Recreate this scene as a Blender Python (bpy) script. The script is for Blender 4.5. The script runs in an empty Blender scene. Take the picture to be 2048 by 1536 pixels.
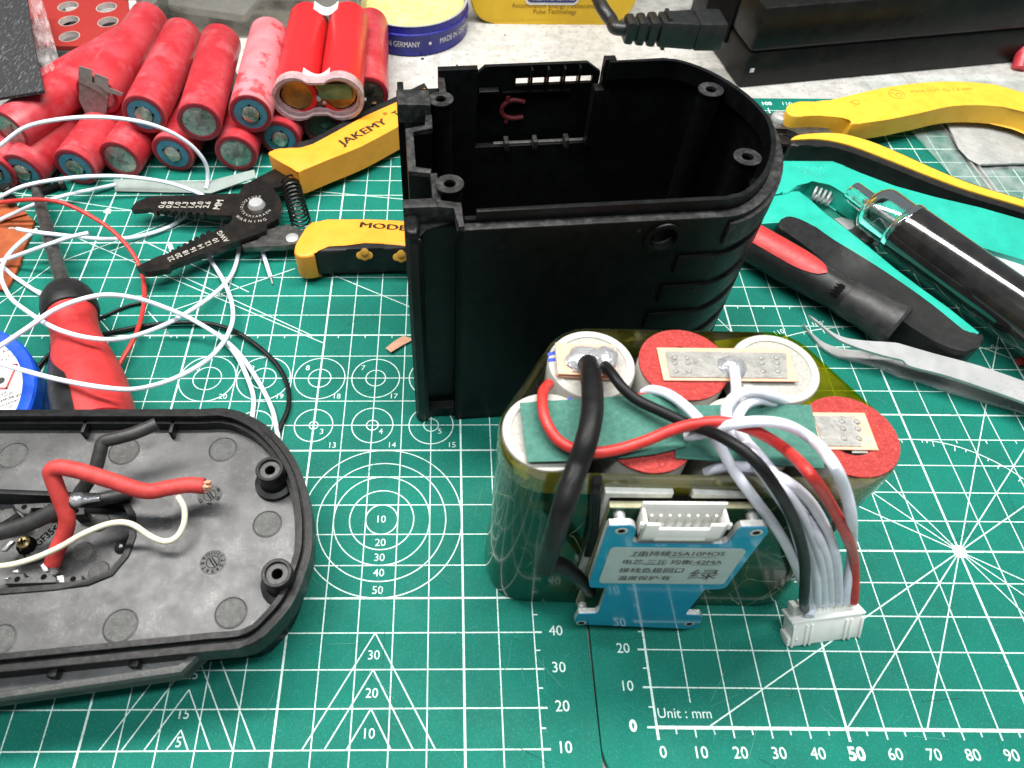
import bpy, bmesh, math, random
from mathutils import Vector, Matrix, noise
from mathutils.geometry import tessellate_polygon
random.seed(7)
S = 0.01                                   # everything below is written in centimetres
scene = bpy.context.scene
col = scene.collection
# ------------------------------------------------------------------ camera
CAM_C = Vector((-5.44539, -3.93365, 20.64645))
CAM_R = Vector((0.99996, 0.00822, 0.00340)); CAM_U = Vector((-0.00865, 0.80740, 0.58994)); CAM_W = Vector((-0.00210, 0.58995, -0.80744))
F, PX, PY0 = 1440.1, 903.19, 768.0
cam = bpy.data.cameras.new('camera'); cam_o = bpy.data.objects.new('camera', cam); col.objects.link(cam_o)
cam.sensor_width = 36; cam.lens = F/2048*36; cam.shift_x = (1024-PX)/2048
cam.clip_start = 0.01; cam.clip_end = 20
M3 = Matrix((CAM_R, CAM_U, -CAM_W)).transposed()
cam_o.matrix_world = Matrix.Translation(CAM_C*S) @ M3.to_4x4()
cam.dof.use_dof = True; cam.dof.focus_distance = 0.245; cam.dof.aperture_fstop = 26
scene.camera = cam_o
# ------------------------------------------------------------------ light
world = bpy.data.worlds.new('World'); scene.world = world; world.use_nodes = True
bg = world.node_tree.nodes['Background']; bg.inputs[0].default_value = (0.80, 0.92, 1.0, 1); bg.inputs[1].default_value = 0.19
def area(name, loc, target, sx, sy, watts, colr):
    l = bpy.data.lights.new(name, 'AREA'); l.shape = 'RECTANGLE'; l.size = sx; l.size_y = sy; l.energy = watts; l.color = colr
    o = bpy.data.objects.new(name, l); col.objects.link(o)
    o.location = Vector(loc)*S
    o.rotation_euler = (Vector(target)-Vector(loc)).to_track_quat('-Z', 'Y').to_euler()
area('bench_lamp', (-14, 24, 60), (-14, 8, 0), 0.95, 0.07, 9.6, (1.0, 0.97, 0.93))
area('ceiling_lamp', (2, -14, 105), (-2, 8, 0), 1.1, 0.09, 9.6, (0.93, 0.98, 1.0))
scene.view_settings.view_transform = 'Standard'; scene.view_settings.look = 'None'
scene.view_settings.exposure = 0.0; scene.view_settings.gamma = 1
scene.cycles.use_denoising = True
scene.cycles.max_bounces = 8; scene.cycles.transparent_max_bounces = 12
scene.cycles.sample_clamp_indirect = 4

# ------------------------------------------------------------------ helpers
def P(px, py, z=0.0):
    d = CAM_W + CAM_R*((px-PX)/F) - CAM_U*((py-PY0)/F)
    return CAM_C + d*((z-CAM_C.z)/d.z)
def PYp(px, py, y):
    d = CAM_W + CAM_R*((px-PX)/F) - CAM_U*((py-PY0)/F)
    return CAM_C + d*((y-CAM_C.y)/d.y)
def PPl(px, py, X, n):
    d = CAM_W + CAM_R*((px-PX)/F) - CAM_U*((py-PY0)/F)
    return CAM_C + d*((X-CAM_C).dot(n)/d.dot(n))
def W(l): return [P(*q) for q in l]
def wcm(px, py, z, w):                       # size in cm of a width of w pixels there
    return w*((P(px, py, z)-CAM_C).dot(CAM_W))/F
def crop(x0, y0, s): return lambda x, y: (x0+x/s, y0+y/s)

def smooth_path(pts, n=6, closed=False):
    pts = [Vector(p) for p in pts]
    out = []; N = len(pts)
    rng = range(N if closed else N-1)
    for i in rng:
        if closed: a, b, c, d = pts[i-1], pts[i], pts[(i+1) % N], pts[(i+2) % N]
        else: a, b, c, d = pts[max(i-1, 0)], pts[i], pts[i+1], pts[min(i+2, N-1)]
        for k in range(n):
            t = k/n
            out.append(0.5*((2*b)+(c-a)*t+(2*a-5*b+4*c-d)*t*t+(3*b-a-3*c+d)*t**3))
    if not closed: out.append(pts[-1])
    return out

class MB:
    def __init__(s): s.v = []; s.f = []; s.m = []
    def add(s, vs, fs, mi=0):
        o = len(s.v); s.v += [Vector(v) for v in vs]
        s.f += [tuple(i+o for i in f) for f in fs]; s.m += [mi]*len(fs); return s
    def from_bm(s, bm, mi=0, xf=None):
        bm.verts.index_update()
        vs = [(xf @ v.co if xf else v.co.copy()) for v in bm.verts]
        s.add(vs, [tuple(v.index for v in f.verts) for f in bm.faces], mi); bm.free(); return s
    def prism(s, pts, z0, z1, bev=0, seg=2, mi=0, xf=None, bottom=True, top_mi=None):
        pts = [Vector((p[0], p[1])) for p in pts]
        ar = sum(pts[i-1].x*pts[i].y-pts[i].x*pts[i-1].y for i in range(len(pts)))
        if ar < 0: pts = pts[::-1]
        bm = bmesh.new(); n = len(pts)
        a = [bm.verts.new((p.x, p.y, z0)) for p in pts]; b = [bm.verts.new((p.x, p.y, z1)) for p in pts]
        bm.faces.new(a[::-1]); top = bm.faces.new(b)
        for i in range(n): bm.faces.new((a[i], a[(i+1) % n], b[(i+1) % n], b[i]))
        if bev > 0:
            es = [e for e in bm.edges if (abs(e.verts[0].co.z-z1) < 1e-6 and abs(e.verts[1].co.z-z1) < 1e-6) or (bottom and abs(e.verts[0].co.z-z0) < 1e-6 and abs(e.verts[1].co.z-z0) < 1e-6)]
            bmesh.ops.bevel(bm, geom=es, offset=bev, segments=seg, profile=0.5, affect='EDGES', clamp_overlap=True)
        return s.from_bm(bm, mi, xf)
    def holes(s, outer, holes, z0, z1, mi=0, xf=None):
        loops = [[Vector((p[0], p[1], 0)) for p in outer]]+[[Vector((p[0], p[1], 0)) for p in h] for h in holes]
        tris = tessellate_polygon(loops); flat = [v for l in loops for v in l]; n = len(flat)
        vs = [Vector((v.x, v.y, z0)) for v in flat]+[Vector((v.x, v.y, z1)) for v in flat]
        fs = []
        for t in tris:
            a, b, c = [flat[i] for i in t]
            up = (b-a).cross(c-a).z > 0
            t = tuple(t) if up else tuple(t)[::-1]
            fs.append(tuple(i+n for i in t)); fs.append(t[::-1])
        k = 0
        for li, l in enumerate(loops):
            m = len(l); ar = sum(l[i-1].x*l[i].y-l[i].x*l[i-1].y for i in range(m))
            ccw = (ar > 0) == (li == 0)
            for i in range(m):
                q = (k+i, k+(i+1) % m, k+(i+1) % m+n, k+i+n)
                fs.append(q if ccw else q[::-1])
            k += m
        if xf: vs = [xf @ v for v in vs]
        return s.add(vs, fs, mi)
    def box(s, c, size, bev=0, seg=2, mi=0, rot=None):
        bm = bmesh.new(); bmesh.ops.create_cube(bm, size=1)
        for v in bm.verts: v.co = Vector((v.co.x*size[0], v.co.y*size[1], v.co.z*size[2]))
        if bev > 0: bmesh.ops.bevel(bm, geom=list(bm.edges), offset=bev, segments=seg, profile=0.5, affect='EDGES', clamp_overlap=True)
        xf = Matrix.Translation(Vector(c)) @ (rot.to_4x4() if rot else Matrix.Identity(4))
        return s.from_bm(bm, mi, xf)
    def tube(s, path, r, seg=10, mi=0, n=6, closed=False, cap=True, flat=None):
        if n > 1: pts = smooth_path(path, n, closed)
        else: pts = [Vector(p) for p in path]
        N = len(pts)
        def rad(i):
            if not isinstance(r, (list, tuple)): return r
            t = i/(N-1)*(len(r)-1); k = min(int(t), len(r)-2); return r[k]+(r[k+1]-r[k])*(t-k)
        T = [(pts[min(i+1, N-1)]-pts[max(i-1, 0)]).normalized() for i in range(N)]
        if closed: T = [(pts[(i+1) % N]-pts[i-1]).normalized() for i in range(N)]
        up = Vector((0, 0, 1)) if abs(T[0].z) < .9 else Vector((1, 0, 0))
        nrm = (up-T[0]*up.dot(T[0])).normalized(); vs = []
        for i in range(N):
            nrm = (nrm-T[i]*nrm.dot(T[i])).normalized(); bi = T[i].cross(nrm); R = rad(i)
            for k in range(seg):
                a = 2*math.pi*k/seg
                vs.append(pts[i]+nrm*(math.cos(a)*R*(flat or 1))+bi*(math.sin(a)*R))
        fs = []
        for i in range(N if closed else N-1):
            j = (i+1) % N
            for k in range(seg): fs.append((i*seg+k, i*seg+(k+1) % seg, j*seg+(k+1) % seg, j*seg+k))
        fs = [f[::-1] for f in fs]
        if cap and not closed:
            fs.append(tuple(range(seg))); fs.append(tuple(range((N-1)*seg, N*seg))[::-1])
        return s.add(vs, fs, mi)
    def lathe(s, prof, o=(0, 0, 0), axis=(0, 0, 1), seg=32, mi=0, sx=1.0):
        o = Vector(o); ax = Vector(axis).normalized()
        q = Vector((0, 0, 1)).rotation_difference(ax); vs = []; fs = []
        N = len(prof)
        for r, z in prof:
            for k in range(seg):
                a = 2*math.pi*k/seg; vs.append(o+q @ Vector((max(r, 1e-4)*math.cos(a), max(r, 1e-4)*math.sin(a)*sx, z)))
        for i in range(N-1):
            for k in range(seg): fs.append((i*seg+k, i*seg+(k+1) % seg, (i+1)*seg+(k+1) % seg, (i+1)*seg+k))
        return s.add(vs, fs, mi)
    def cyl(s, a, b, r, seg=24, mi=0, bev=0.0):
        a = Vector(a); b = Vector(b); L = (b-a).length
        pr = [(0, 0), (r-bev, 0), (r, bev), (r, L-bev), (r-bev, L), (0, L)] if bev else [(0, 0), (r, 0), (r, L), (0, L)]
        return s.lathe(pr, a, b-a, seg, mi)
    def poly(s, pts, mi=0):
        return s.add(pts, [tuple(range(len(pts)))], mi)
    def slab(s, pts, n, t, mi=0, bev=0.0, seg=1):       # polygon of 3-D points given the thickness t along -n
        pts = [Vector(p) for p in pts]; n = Vector(n).normalized()
        q = Vector((0, 0, 1)).rotation_difference(n); qi = q.inverted()
        loc = [qi @ p for p in pts]; z = sum(p.z for p in loc)/len(loc)
        return s.prism([(p.x, p.y) for p in loc], z-t, z, bev, seg, mi, q.to_matrix().to_4x4())
    def line(s, p, q, w, z, mi=0):
        p = Vector((p[0], p[1], z)); q = Vector((q[0], q[1], z)); d = (q-p).normalized(); n = Vector((-d.y, d.x, 0))*(w/2)
        return s.add([p-n, q-n, q+n, p+n], [(0, 1, 2, 3)], mi)
    def arc(s, c, r, a0, a1, w, z, mi=0, seg=64):
        vs = []; fs = []
        for i in range(seg+1):
            a = math.radians(a0+(a1-a0)*i/seg)
            for rr in (r-w/2, r+w/2): vs.append((c[0]+rr*math.cos(a), c[1]+rr*math.sin(a), z))
        for i in range(seg): fs.append((2*i, 2*i+1, 2*i+3, 2*i+2))
        return s.add(vs, [f[::-1] for f in fs], mi)
    def grid(s, fn, nu, nv, mi=0, thick=0.0):
        vs = [fn(i/nu, j/nv) for j in range(nv+1) for i in range(nu+1)]
        fs = [(j*(nu+1)+i, j*(nu+1)+i+1, (j+1)*(nu+1)+i+1, (j+1)*(nu+1)+i) for j in range(nv) for i in range(nu)]
        if thick:
            n = len(vs); vs = [Vector(v) for v in vs]
            vs2 = [v-Vector((0, 0, thick)) for v in vs]
            e = [i for i in range(nu+1)]+[(j*(nu+1)+nu) for j in range(1, nv+1)]+[nv*(nu+1)+i for i in range(nu-1, -1, -1)]+[j*(nu+1) for j in range(nv-1, 0, -1)]
            fs2 = [tuple(i+n for i in f[::-1]) for f in fs]
            fs3 = [(e[k], e[k]+n, e[(k+1) % len(e)]+n, e[(k+1) % len(e)]) for k in range(len(e))]
            vs = vs+vs2; fs = fs+fs2+fs3
        return s.add(vs, fs, mi)
    def text(s, string, size, o, xd=(1, 0, 0), yd=(0, 1, 0), mi=0, align='CENTER', width=None, warp=None, bold=0, sx=1.0, valign='CENTER'):
        vs, fs = text_mesh(string, bold, valign)
        x0 = min(v.x for v in vs); x1 = max(v.x for v in vs)
        k = size
        kx = (width/(x1-x0)) if width else size*sx
        ox = {'CENTER': (x0+x1)/2, 'LEFT': x0, 'RIGHT': x1}[align]
        o = Vector(o); xd = Vector(xd).normalized(); yd = Vector(yd).normalized()
        pts = [((v.x-ox)*kx, v.y*k) for v in vs]
        out = [warp(a, b) if warp else o+xd*a+yd*b for a, b in pts]
        return s.add(out, fs, mi)
    def build(s, name, mats, parent=None, label=None, cat=None, group=None, kind=None, loc=None, local=False, ang=35):
        if not isinstance(mats, (list, tuple)): mats = [mats]
        if parent is not None: inv = Matrix.Identity(4) if local else WM[root_of(parent)].inverted()
        else:
            if loc is None:
                xs = [v.x for v in s.v]; ys = [v.y for v in s.v]; zs = [v.z for v in s.v]
                loc = ((min(xs)+max(xs))/2, (min(ys)+max(ys))/2, min(zs))
            inv = Matrix.Translation(-Vector(loc))
        used = sorted({i for f in s.f for i in f}); rm = {i: k for k, i in enumerate(used)}
        me = bpy.data.meshes.new(name)
        me.from_pydata([(inv @ s.v[i])*S for i in used], [], [tuple(rm[i] for i in f) for f in s.f])
        for m in mats: me.materials.append(m)
        me.polygons.foreach_set('material_index', s.m)
        me.update(); me.shade_smooth(); me.set_sharp_from_angle(angle=math.radians(ang))
        o = bpy.data.objects.new(name, me); col.objects.link(o)
        if parent is not None: o.parent = parent
        else: o.location = Vector(loc)*S; WM[o.name] = Matrix.Translation(Vector(loc))
        if label: o['label'] = label
        if cat: o['category'] = cat
        if group: o['group'] = group
        if kind: o['kind'] = kind
        return o
WM = {}
def root_of(o):
    while o.parent: o = o.parent
    return o.name
def thing(name, label, cat, loc=(0, 0, 0), rz=0.0, group=None):
    o = bpy.data.objects.new(name, None); col.objects.link(o); o.empty_display_size = 0.01
    o.location = Vector(loc)*S; o.rotation_euler = (0, 0, rz)
    o['label'] = label; o['category'] = cat
    if group: o['group'] = group
    WM[o.name] = Matrix.Translation(Vector(loc)) @ Matrix.Rotation(rz, 4, 'Z'); return o
_tc = {}
def text_mesh(string, bold=0, valign='CENTER'):
    key = (string, bold, valign)
    if key not in _tc:
        cu = bpy.data.curves.new('t', 'FONT'); cu.body = string; cu.size = 1; cu.align_x = 'LEFT'; cu.align_y = valign; cu.resolution_u = 3; cu.offset = bold
        cu.fill_mode = 'FRONT' if False else 'BOTH'
        o = bpy.data.objects.new('t', cu); col.objects.link(o)
        dg = bpy.context.evaluated_depsgraph_get(); dg.update()
        me = bpy.data.meshes.new_from_object(o.evaluated_get(dg))
        _tc[key] = ([v.co.copy() for v in me.vertices], [tuple(p.vertices) for p in me.polygons])
        bpy.data.objects.remove(o); bpy.data.curves.remove(cu); bpy.data.meshes.remove(me)
    return _tc[key]
def spl(l, n=3): return [(p.x, p.y) for p in smooth_path([(q[0], q[1], 0) for q in l], n, True)]
def circle(c, r, n=32, a0=0): return [(c[0]+r*math.cos(2*math.pi*i/n+a0), c[1]+r*math.sin(2*math.pi*i/n+a0)) for i in range(n)]
def offset(path, d, closed=False):
    pts = [Vector((p[0], p[1])) for p in path]; N = len(pts); out = []
    for i in range(N):
        a = pts[i-1] if (i > 0 or closed) else None; b = pts[i]; c = pts[(i+1) % N] if (i < N-1 or closed) else None
        ds = []
        if a is not None and (b-a).length > 1e-9: ds.append((b-a).normalized())
        if c is not None and (c-b).length > 1e-9: ds.append((c-b).normalized())
        ns = [Vector((-q.y, q.x)) for q in ds]; m = sum(ns, Vector((0, 0))); m.normalize()
        k = max(m.dot(ns[0]), 0.35); out.append(b+m*(d/k))
    return out
def ribbon(mb, path, t, z0, z1, bev=0.0, mi=0, closed=False):     # wall of thickness t to the left of the path
    a = [Vector((p[0], p[1])) for p in path]; b = offset(path, t, closed)
    if closed: mb.holes(a, [b] if t > 0 else [b], z0, z1, mi)
    else: mb.prism(a+b[::-1], z0, z1, bev, 2, mi, bottom=False)

# ------------------------------------------------------------------ materials
def mat(name, c, rough=.5, metal=0, c2=None, vs=1.5, lo=.42, hi=.62, bump=0, bs=20, coat=0, spec=.5, trans=0, ior=1.45, rvar=.1, stretch=(1, 1, 1), detail=5, c3=None, v3=8, lo3=.6, hi3=.7, rand=False, sss=0):
    m = bpy.data.materials.new(name); m.use_nodes = True; nt = m.node_tree; N = nt.nodes; L = nt.links
    b = N['Principled BSDF']
    tc = N.new('ShaderNodeTexCoord'); mp = N.new('ShaderNodeMapping'); mp.inputs['Scale'].default_value = tuple(100*k for k in stretch)
    L.new(tc.outputs['Object'], mp.inputs[0])
    if rand:
        oi = N.new('ShaderNodeObjectInfo'); mu = N.new('ShaderNodeMath'); mu.operation = 'MULTIPLY'; mu.inputs[1].default_value = 50
        L.new(oi.outputs['Random'], mu.inputs[0]); cb = N.new('ShaderNodeCombineXYZ'); L.new(mu.outputs[0], cb.inputs[0]); L.new(mu.outputs[0], cb.inputs[2]); L.new(cb.outputs[0], mp.inputs['Location'])
    def ns(scale, det=detail):
        n = N.new('ShaderNodeTexNoise'); n.inputs['Scale'].default_value = scale; n.inputs['Detail'].default_value = det; n.inputs['Roughness'].default_value = .6
        L.new(mp.outputs[0], n.inputs['Vector']); return n
    def mix(ca, cb_, fac, l, h):
        r = N.new('ShaderNodeMapRange'); r.inputs[1].default_value = l; r.inputs[2].default_value = h; L.new(fac, r.inputs[0])
        x = N.new('ShaderNodeMix'); x.data_type = 'RGBA'; L.new(r.outputs[0], x.inputs[0])
        if isinstance(ca, tuple): x.inputs[6].default_value = (*ca, 1)
        else: L.new(ca, x.inputs[6])
        x.inputs[7].default_value = (*cb_, 1); return x.outputs[2]
    cur = tuple(c)
    if c2 is None: c2 = tuple(k*.78 for k in c)
    cur = mix(cur, c2, ns(vs).outputs[0], lo, hi)
    if c3 is not None: cur = mix(cur, c3, ns(v3).outputs[0], lo3, hi3)
    L.new(cur, b.inputs['Base Color'])
    b.inputs['Metallic'].default_value = metal; b.inputs['Coat Weight'].default_value = coat; b.inputs['Coat Roughness'].default_value = .08
    b.inputs['Specular IOR Level'].default_value = spec; b.inputs['Transmission Weight'].default_value = trans; b.inputs['IOR'].default_value = ior
    if sss: b.inputs['Subsurface Weight'].default_value = sss; b.inputs['Subsurface Radius'].default_value = (.002, .002, .002)
    r = N.new('ShaderNodeMapRange'); r.inputs[1].default_value = .3; r.inputs[2].default_value = .7; r.inputs[3].default_value = max(rough-rvar, .02); r.inputs[4].default_value = min(rough+rvar, 1)
    L.new(ns(vs*2.3).outputs[0], r.inputs[0]); L.new(r.outputs[0], b.inputs['Roughness'])
    if bump:
        bp = N.new('ShaderNodeBump'); bp.inputs['Strength'].default_value = 1; bp.inputs['Distance'].default_value = bump*S
        L.new(ns(bs, 3).outputs[0], bp.inputs['Height']); L.new(bp.outputs[0], b.inputs['Normal'])
    return m
def film(name, tint, alpha=.3, rough=.1, gcol=(.9, .9, .9), bump=.05, bs=1.5):      # thin clear plastic: partly see-through, glossy
    m = bpy.data.materials.new(name); m.use_nodes = True; nt = m.node_tree; N = nt.nodes; L = nt.links
    out = N['Material Output']; N.remove(N['Principled BSDF'])
    tr = N.new('ShaderNodeBsdfTransparent'); tr.inputs[0].default_value = (*tint, 1)
    pb = N.new('ShaderNodeBsdfPrincipled'); pb.inputs['Base Color'].default_value = (*gcol, 1); pb.inputs['Roughness'].default_value = rough
    tc = N.new('ShaderNodeTexCoord'); mp = N.new('ShaderNodeMapping'); mp.inputs['Scale'].default_value = (100, 100, 100); L.new(tc.outputs['Object'], mp.inputs[0])
    n = N.new('ShaderNodeTexNoise'); n.inputs['Scale'].default_value = bs; n.inputs['Detail'].default_value = 6; L.new(mp.outputs[0], n.inputs['Vector'])
    bp = N.new('ShaderNodeBump'); bp.inputs['Distance'].default_value = bump*S; L.new(n.outputs[0], bp.inputs['Height']); L.new(bp.outputs[0], pb.inputs['Normal'])
    r = N.new('ShaderNodeMapRange'); r.inputs[1].default_value = .35; r.inputs[2].default_value = .65; r.inputs[3].default_value = max(alpha*.5, 0); r.inputs[4].default_value = min(alpha*1.6, 1); L.new(n.outputs[0], r.inputs[0])
    mx = N.new('ShaderNodeMixShader'); L.new(r.outputs[0], mx.inputs[0]); L.new(tr.outputs[0], mx.inputs[1]); L.new(pb.outputs[0], mx.inputs[2]); L.new(mx.outputs[0], out.inputs[0])
    return m
def creased(m, scale, colr, width=.04, stretch=(1, 1, 1), mask=.5):   # pale crease lines over an existing material
    nt = m.node_tree; N = nt.nodes; L = nt.links; b = N['Principled BSDF']
    tc = N.new('ShaderNodeTexCoord'); mp = N.new('ShaderNodeMapping'); mp.inputs['Scale'].default_value = tuple(100*k for k in stretch); L.new(tc.outputs['Object'], mp.inputs[0])
    wn = N.new('ShaderNodeTexNoise'); wn.inputs['Scale'].default_value = 2.5; L.new(mp.outputs[0], wn.inputs['Vector'])
    ad = N.new('ShaderNodeMix'); ad.data_type = 'VECTOR'; ad.inputs[0].default_value = .22; L.new(mp.outputs[0], ad.inputs[4]); L.new(wn.outputs['Color'], ad.inputs[5])
    vo = N.new('ShaderNodeTexVoronoi'); vo.feature = 'DISTANCE_TO_EDGE'; vo.inputs['Scale'].default_value = scale; L.new(ad.outputs[1], vo.inputs['Vector'])
    r = N.new('ShaderNodeMapRange'); r.inputs[1].default_value = width; r.inputs[2].default_value = 0; L.new(vo.outputs['Distance'], r.inputs[0])
    n2 = N.new('ShaderNodeTexNoise'); n2.inputs['Scale'].default_value = .9; n2.inputs['Detail'].default_value = 4; L.new(mp.outputs[0], n2.inputs['Vector'])
    r2 = N.new('ShaderNodeMapRange'); r2.inputs[1].default_value = mask; r2.inputs[2].default_value = mask+.08; L.new(n2.outputs[0], r2.inputs[0])
    mu = N.new('ShaderNodeMath'); mu.operation = 'MULTIPLY'; L.new(r.outputs[0], mu.inputs[0]); L.new(r2.outputs[0], mu.inputs[1])
    old = b.inputs['Base Color'].links[0].from_socket
    x = N.new('ShaderNodeMix'); x.data_type = 'RGBA'; L.new(mu.outputs[0], x.inputs[0]); L.new(old, x.inputs[6]); x.inputs[7].default_value = (*colr, 1); L.new(x.outputs[2], b.inputs['Base Color'])
    return m

GREEN = (.004, .162, .118)
m_table = mat('laminate', (.50, .49, .46), .5, c2=(.40, .39, .365), vs=1.6, c3=(.27, .265, .25), v3=4, lo3=.56, hi3=.68, bump=.004, bs=12)
m_green = mat('mat_vinyl', GREEN, .55, c2=(.006, .126, .092), vs=.6, lo=.35, hi=.7, c3=(.020, .230, .165), v3=20, lo3=.53, hi3=.72, bump=.018, bs=24, spec=.16)
m_print = mat('mat_ink', (.66, .80, .74), .6, c2=(.40, .62, .54), vs=9, lo=.52, hi=.72, c3=(.08, .28, .21), v3=26, lo3=.57, hi3=.66)
m_black = mat('black_plastic', (.0032, .0034, .0036), .36, c2=(.005, .0053, .0056), vs=2, bump=.002, bs=45, spec=.28, c3=(.02, .02, .02), v3=30, lo3=.70, hi3=.78)
m_dusty = mat('scuffed_black_plastic', (.010, .010, .010), .45, c2=(.022, .022, .022), vs=5, bump=.008, bs=30, c3=(.06, .06, .058), v3=4, lo3=.48, hi3=.75, spec=.3)
m_hollow = mat('hollow_black', (.003, .003, .003), .8, spec=.1)  # black standing in for the dark inside of holes; also dark print
m_lid = mat('grey_black_plastic', (.026, .026, .027), .38, c2=(.062, .062, .062), vs=.55, lo=.42, hi=.60, c3=(.12, .12, .118), v3=9, lo3=.58, hi3=.80, bump=.005, bs=45, spec=.7, rvar=.16)
m_lidd = mat('dark_rim_plastic', (.007, .007, .0075), .36, c2=(.014, .014, .014), vs=3, bump=.003, bs=40, c3=(.035, .035, .035), v3=18, lo3=.66, hi3=.78, spec=.22)
m_lidc = mat('worn_and_lit_grey_plastic', (.045, .045, .043), .5, c2=(.07, .07, .066), vs=5, bump=.004, bs=40, c3=(.15, .15, .14), v3=20, lo3=.6, hi3=.7)  # worn plastic, and the painted light tone of the latch ledge
m_white = mat('white_wire', (.74, .76, .83), .42, c2=(.68, .70, .78), vs=2, sss=.05)
m_redw = mat('red_wire', (.55, .035, .028), .42, c2=(.45, .025, .02), vs=3)
m_redsil = mat('red_silicone', (.52, .05, .045), .6, c2=(.43, .035, .03), vs=3, bump=.004, bs=30)
m_blackw = mat('black_wire', (.007, .007, .0075), .40, c2=(.010, .010, .010), vs=1, spec=.22)
m_blacks = mat('black_silicone', (.022, .022, .022), .45, c2=(.035, .034, .033), vs=3, bump=.003, bs=30)
m_cream = mat('cream_wire', (.72, .66, .50), .4, c2=(.64, .58, .43), vs=3)
m_solder = mat('solder', (.46, .46, .47), .30, .5, c2=(.34, .34, .35), vs=5, bump=.05, bs=4)
m_copper = mat('copper', (.70, .40, .27), .40, .2, c2=(.62, .33, .21), vs=5, bump=.004, bs=15)
m_nickel = mat('nickel', (.27, .265, .245), .38, .25, c2=(.20, .195, .18), vs=4, bump=.008, bs=12)
m_steel = mat('steel', (.55, .555, .55), .32, .45, c2=(.49, .495, .49), vs=.6)
m_dsteel = mat('dark_steel', (.16, .155, .145), .36, .8, c2=(.10, .097, .09), vs=3)
m_blackst = mat('black_oxide_steel', (.010, .009, .008), .28, .2, c2=(.020, .015, .012), vs=1.5, c3=(.045, .04, .036), v3=14, lo3=.70, hi3=.80)
m_yel = mat('orange_yellow_plastic', (.84, .325, .028), .45, c2=(.78, .295, .022), vs=1.5, bump=.003, bs=30, c3=(.62, .25, .02), v3=6, lo3=.68, hi3=.78)
m_yel2 = mat('yellow_rubber', (.80, .46, .04), .5, c2=(.74, .40, .03), vs=1.5, bump=.003, bs=30, c3=(.55, .36, .05), v3=5, lo3=.64, hi3=.78)
m_inlay = mat('dull_yellow_inlay', (.42, .23, .03), .5)
m_ink = mat('black_ink', (.03, .02, .008), .6)
m_inkw = mat('etched_mark', (.42, .40, .34), .6)
m_inky = mat('moulded_mark', (.50, .30, .03), .55)
m_sleeve = mat('red_sleeve', (.43, .024, .032), .32, c2=(.49, .055, .068), vs=.8, lo=.4, hi=.62, c3=(.54, .14, .16), v3=.75, lo3=.53, hi3=.78, rand=True, bump=.003, bs=12)
m_sleeve2 = mat('powdery_sleeve', (.60, .20, .22), .55, c2=(.54, .15, .17), vs=1.0, c3=(.47, .045, .055), v3=.8, lo3=.52, hi3=.60, rand=True, bump=.003, bs=12)
m_sleeve3 = mat('bright_red_sleeve', (.58, .018, .022), .35, c2=(.62, .018, .02), vs=2)
m_rim = mat('sleeve_edge', (.30, .02, .035), .45, c2=(.22, .015, .025), vs=4)
m_bluering = mat('blue_washer', (.06, .26, .36), .6, c2=(.05, .20, .29), vs=3, rand=True)
m_cap = mat('cap_metal', (.52, .50, .44), .26, .75, c2=(.26, .26, .22), vs=2.5, bump=.05, bs=3, c3=(.20, .30, .24), v3=2, lo3=.5, hi3=.6, rand=True)
m_capneg = mat('can_bottom', (.36, .40, .36), .30, .7, c2=(.40, .42, .38), vs=1.6, bump=.03, bs=3, c3=(.16, .24, .19), v3=3, lo3=.52, hi3=.62, rand=True)
m_capdirty = mat('dirty_can_bottom', (.07, .07, .055), .5, .4, c2=(.12, .10, .06), vs=3, bump=.04, bs=5)
m_shrink = mat('cloudy_shrink', (.44, .32, .33), .22, c2=(.34, .22, .23), vs=2.5, bump=.04, bs=4)
m_brassy = mat('kapton_end', (.50, .25, .05), .3, .3, c2=(.24, .14, .04), vs=1.2, lo=.4, hi=.6)
m_greenend = mat('green_end', (.11, .20, .09), .4, c2=(.08, .14, .07), vs=3)
m_redpaper = mat('red_fish_paper', (.36, .042, .036), .85, c2=(.29, .030, .027), vs=5, bump=.012, bs=26, c3=(.48, .12, .105), v3=15, lo3=.53, hi3=.72, spec=.2, stretch=(1, 2.2, 1))
m_greenpaper = mat('green_fish_paper', (.045, .165, .125), .75, c2=(.035, .13, .10), vs=7, bump=.008, bs=30, c3=(.13, .27, .22), v3=16, lo3=.60, hi3=.78)
m_cellw = mat('cell_wrap_white', (.43, .415, .37), .4, c2=(.37, .36, .32), vs=2)
m_cellm = mat('cell_can_end', (.40, .385, .345), .65, .05, c2=(.30, .29, .26), vs=24, lo=.4, hi=.6, bump=.012, bs=22)
m_cellside = mat('cell_side', (.10, .095, .08), .4, c2=(.05, .05, .04), vs=2)
m_tapef = mat('green_wrap_under_tape', (.004, .032, .013), .20, c2=(.012, .034, .005), vs=.7, coat=.55, bump=.02, bs=1.2, spec=.3, c3=(.045, .05, .005), v3=.7, lo3=.52, hi3=.62)
creased(m_tapef, 1.25, (.36, .40, .24), .016, (1, 1, .5), .47)
m_tapeb = mat('amber_tape_band', (.13, .12, .012), .22, c2=(.06, .065, .01), vs=1.0, coat=1, bump=.03, bs=1.5, c3=(.28, .25, .03), v3=1.5, lo3=.58, hi3=.66)
m_kapton = film('amber_film', (.40, .42, .01), .16, .12, (.30, .28, .01))
m_clear = film('clear_film', (.93, .90, .89), .24, .08, (.80, .75, .75), .25, 1.2)
m_bag = film('zip_bag_film', (.88, .92, .90), .22, .2, (.75, .78, .77), .12, 1.0)
m_blue = mat('blue_coated_aluminium', (.008, .20, .38), .16, c2=(.010, .23, .42), vs=1, coat=1)
m_sticker = mat('sticker_paper', (.40, .47, .45), .35, c2=(.36, .43, .41), vs=2, coat=.2)
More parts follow.
